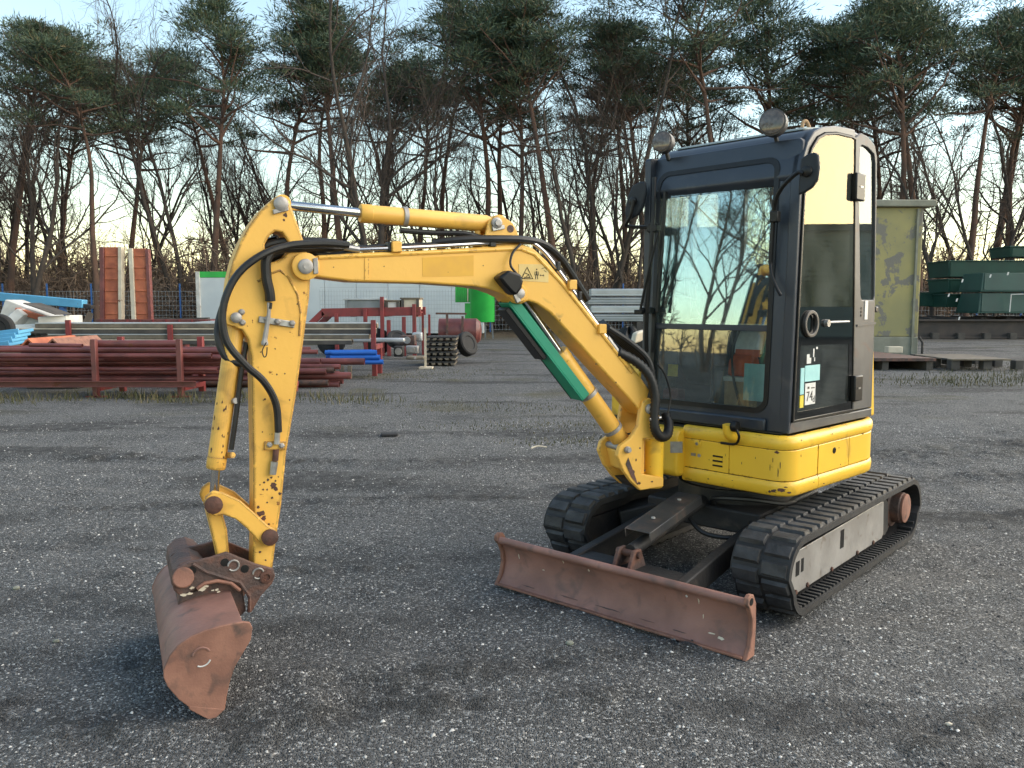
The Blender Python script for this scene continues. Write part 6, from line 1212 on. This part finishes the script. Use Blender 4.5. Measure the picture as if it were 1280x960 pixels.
bk = V3(1117, 437, 22.4); tag(MB().obox(bk, (.20, 0, 0), (0, .12, 0), (0, 0, .085)).build('pale_brick', 'cream_paint', origin=bk, bevel=.015), 'pale brick standing at the foot of the kiosk', 'brick')
z = .22; x0, x1 = X_(1030, 20), X_(1171, 19.5); o = tag(MB().add([(x0, 19.4, z), (x1, 19.4, z), (x1 - .25, 22.6, z), (x0, 22.6, z), (x0, 19.4, z + .07), (x1, 19.4, z + .07), (x1 - .25, 22.6, z + .07), (x0, 22.6, z + .07)], [(3, 2, 1, 0), (4, 5, 6, 7), (0, 1, 5, 4), (1, 2, 6, 5), (2, 3, 7, 6), (3, 0, 4, 7)]).build('steel_plate', 'rust_dark', origin=(x0, 20, z)), 'large rusty steel plate on bearers in front of the kiosk', 'steel plate')
for k in range(3): tag(MB().box(WF, -22.4, -19.5, x0 + .2 + k * 1.05, x0 + .35 + k * 1.05, 0, .219).build('bearer', 'dark_wood', origin=(x0 + .2 + k * 1.05, 20, 0)), f'dark timber bearer under the steel plate, {ORD[k]} from the left', 'bearer', 'bearers under the steel plate')
PL = thing('pallet', 'grey wooden pallet lying right of the steel plate', 'pallet', (X_(1218, 20), 20.4, 0)); x0, x1 = X_(1175, 20), X_(1266, 19.4)
for k in range(8): MB().box(WF, -19.55 - k * .26, -19.32 - k * .26, x0 + .0, x1, .24, .275).build('deck_board', ('weathered_wood', 'dark_wood')[k % 2], PL, bevel=.005)
for k in range(3):
    for j in range(3): MB().box(WF, -19.60 - j * .85, -19.38 - j * .85, x0 + .02 + k * .76, x0 + .22 + k * .76, .02, .239).build('block', 'dark_wood', PL, bevel=.006)
c = V3(1196, 448, 20.6); tag(MB().obox(c, (.37, 0, 0), (0, .06, 0), (0, 0, .025)).build('white_batten', 'white_plastic', origin=c, bevel=.005), 'white batten lying on the pallet', 'batten')
BM = thing('steel_beam_bed', 'dark steel beams on the ground carrying the green skips', 'steel beams', (X_(1220, 41), 41, 0)); Yb = 38
for k, (y, dz) in enumerate(((37.6, 0), (39.5, .0), (41.5, 0))):
    for nm, z0, z1, w in (('bottom_flange', -.23, -.15, .22), ('web', -.15, .56, .06), ('top_flange', .56, .64, .22)): MB().box(WF, -y - w, -y + w, X_(1120, 38), X_(1400, 38), z0 + .25, z1 + .25).build(nm, 'beam_steel', BM)
for k in range(9):
    x = X_(1130 + k * 32, 38); MB().bar((x, 37.8, .92), (x + .6, 41.6, .98), .10, .10).build('cross_bar', 'beam_steel', BM); MB().box(WF, -38.0, -37.3, x - .15, x + .15, 0, .27).build('sleeper', 'dark_wood', BM)
def skip(x0, x1, y0, y1, Y, d, label, inv=False):
    t = thing('green_skip', label, 'skip', (X_((x0 + x1) / 2, Y), Y, Z_(y1, Y)), 'stacked green skips'); a0, a1 = X_(x0, Y), X_(x1, Y); zb, zt = Z_(y1, Y), Z_(y0, Y); i = .10 * (zt - zb) / .9; j = 0
    if inv: i, j = 0, .14
    m_ = MB(); m_.add([(a0 + i, Y + i, zb), (a1 - i, Y + i, zb), (a1 - i, Y + d - i, zb), (a0 + i, Y + d - i, zb), (a0 + j, Y + j, zt), (a1 - j, Y + j, zt), (a1 - j, Y + d - j, zt), (a0 + j, Y + d - j, zt)], [(3, 2, 1, 0), (4, 5, 6, 7), (0, 1, 5, 4), (1, 2, 6, 5), (2, 3, 7, 6), (3, 0, 4, 7)]); m_.build('tub', 'green_skip', t, bevel=.02)
    zr = zb if inv else zt + .002
    MB().box(WF, -Y - d - .05, -Y + .05, a0 - .05, a1 + .05, zr - (.062 if inv else 0), zr + (-.002 if inv else .06)).build('rim', 'green_skip', t, bevel=.015)
    n = 1
    for k in range(n + 1): x = a0 + .12 + (a1 - a0 - .24) * k / n; MB().bar((x + j * (.9 if k == 0 else -.9), Y + j - .015, zt - .02), (x * .98 + (a0 + a1) * .01, Y + i - .015, zb + .04), .06, .03, (0, 1, 0)).build('rib', 'green_skip', t)
    return t
skip(1183, 1330, 327, 346, 40, 2.0, 'long dark green skip on top of the back stack'); skip(1184, 1325, 350, 365, 40.05, 2.0, 'dark green skip in the middle of the back stack'); skip(1182, 1222, 369, 384, 39.8, 1.8, 'dark green skip at the bottom of the back stack'); skip(1225, 1345, 341, 363, 37.6, 1.9, 'dark green skip on top of the front stack', True)
skip(1223, 1345, 366, 390, 37.5, 1.9, 'dark green skip at the bottom of the front stack', True); skip(1259, 1340, 309, 321, 40.3, 1.8, 'small dark green skip highest in the pile at the right edge'); skip(1148, 1180, 367, 383, 41, 1.6, 'low dark green skip left of the stacks')
sl_ = MB(); p0, p1, p2, p3 = V3(1262, 390, 37.35), V3(1264, 368, 37.35), V3(1295, 367, 37.35), V3(1295, 390, 37.35)
for a_, b_ in ((p0, p1), (p1, p2), (p2, p3)): sl_.bar(a_, b_, .035, .035, (0, 1, 0))
tag(sl_.build('barrier_rail', 'white_plastic', origin=p0), 'thin white rail leaning on the front green skip', 'rail')
for k, (x, y) in enumerate([(1203, 351), (1238, 345), (1260, 342), (1186, 369), (1196, 375), (1199, 398)]): c = V3(x, y, 37.3); tag(MB().obox(c, (.03, 0, .0), (0, .01, 0), (.02, 0, .07)).build('paper_tag', 'label_white', origin=c), 'tiny white tag stuck on the green skips', 'tag', 'tags on the green skips')
# ---- hall along the right side of the yard, mirrored in the cab door
HL = thing('industrial_hall', 'long low hall with ribbed grey-green cladding, mirrored in the cab door', 'hall', (38, 0, 0))
MB().box(WF, -20, 34, 38, 52, 0, 5.1).build('wall', 'hall_cladding', HL); MB().box(WF, -20.3, 34.3, 37.6, 52.4, 5.101, 5.4).build('roof', 'grey_metal', HL)
for k in range(20): MB().box(WF, -20, 34, 37.95, 37.995, .3 + k * .24, .42 + k * .24).build('cladding_rib', 'hall_cladding', HL)
for k in range(4): MB().box(WF, -15 + k * 12, -10.5 + k * 12, 37.88, 37.94, 0, 3.6).build('roller_door', 'grey_metal', HL)
# ---- stray stones, twigs
for k, (px, y, r, mt, lb) in enumerate([(712, 808, .016, 'concrete', 'single pale round stone lying before the blade'), (1186, 905, .010, 'cream_paint', 'small beige pebble in the right foreground'), (20, 737, .016, 'concrete', 'pale stone at the left edge of the gravel'), (70, 803, .012, 'concrete', 'pale stone left of the bucket')]):
    d = _fw + _rt * (px - 640) / FPX + _up * (480 - y) / FPX; q = _O + d * (-CAMH / d[2]); q[2] = float(ground_h(q[0], q[1])) + r * .4; g5 = np.random.default_rng(k); m_ = MB(); n = 10; vs = []
    for i in range(6):
        ph = -1.2 + i * 2.4 / 5
        for j in range(n): th = j / n * 6.283; rr = r * (1 + g5.normal(0, .08)); vs.append(q + np.array([rr * 1.25 * math.cos(ph) * math.cos(th), rr * math.cos(ph) * math.sin(th), rr * .7 * math.sin(ph)]))
    m_.add(vs, [(i * n + j, i * n + (j + 1) % n, (i + 1) * n + (j + 1) % n, (i + 1) * n + j) for i in range(5) for j in range(n)] + [tuple(range(n))[::-1], tuple(range(5 * n, 6 * n))]); tag(m_.build('stone', mt, origin=q), lb, 'stone')
d = _fw + _rt * (672 - 640) / FPX + _up * (480 - 562) / FPX; q = _O + d * (-CAMH / d[2]); tag(MB().tube(catmull([q + (-.07, -.03, .02), q + (0, .02, .035), q + (.10, .04, .02)]), .008, 6).build('cable_scrap', 'cream_paint', origin=q), 'short pale cable scrap on the gravel left of the swing post', 'cable')
d = _fw + _rt * (487 - 640) / FPX + _up * (480 - 544) / FPX; q = _O + d * (-CAMH / d[2]); tag(MB().obox(q + (0, 0, .015), (.10, .02, 0), (-.01, .06, 0), (0, .01, .012)).build('rubber_scrap', 'tyre', origin=q, bevel=.01), 'small black rubber scrap on the gravel behind the boom', 'scrap')
for o in list(bpy.data.objects):
    if '_o' in o: del o['_o']
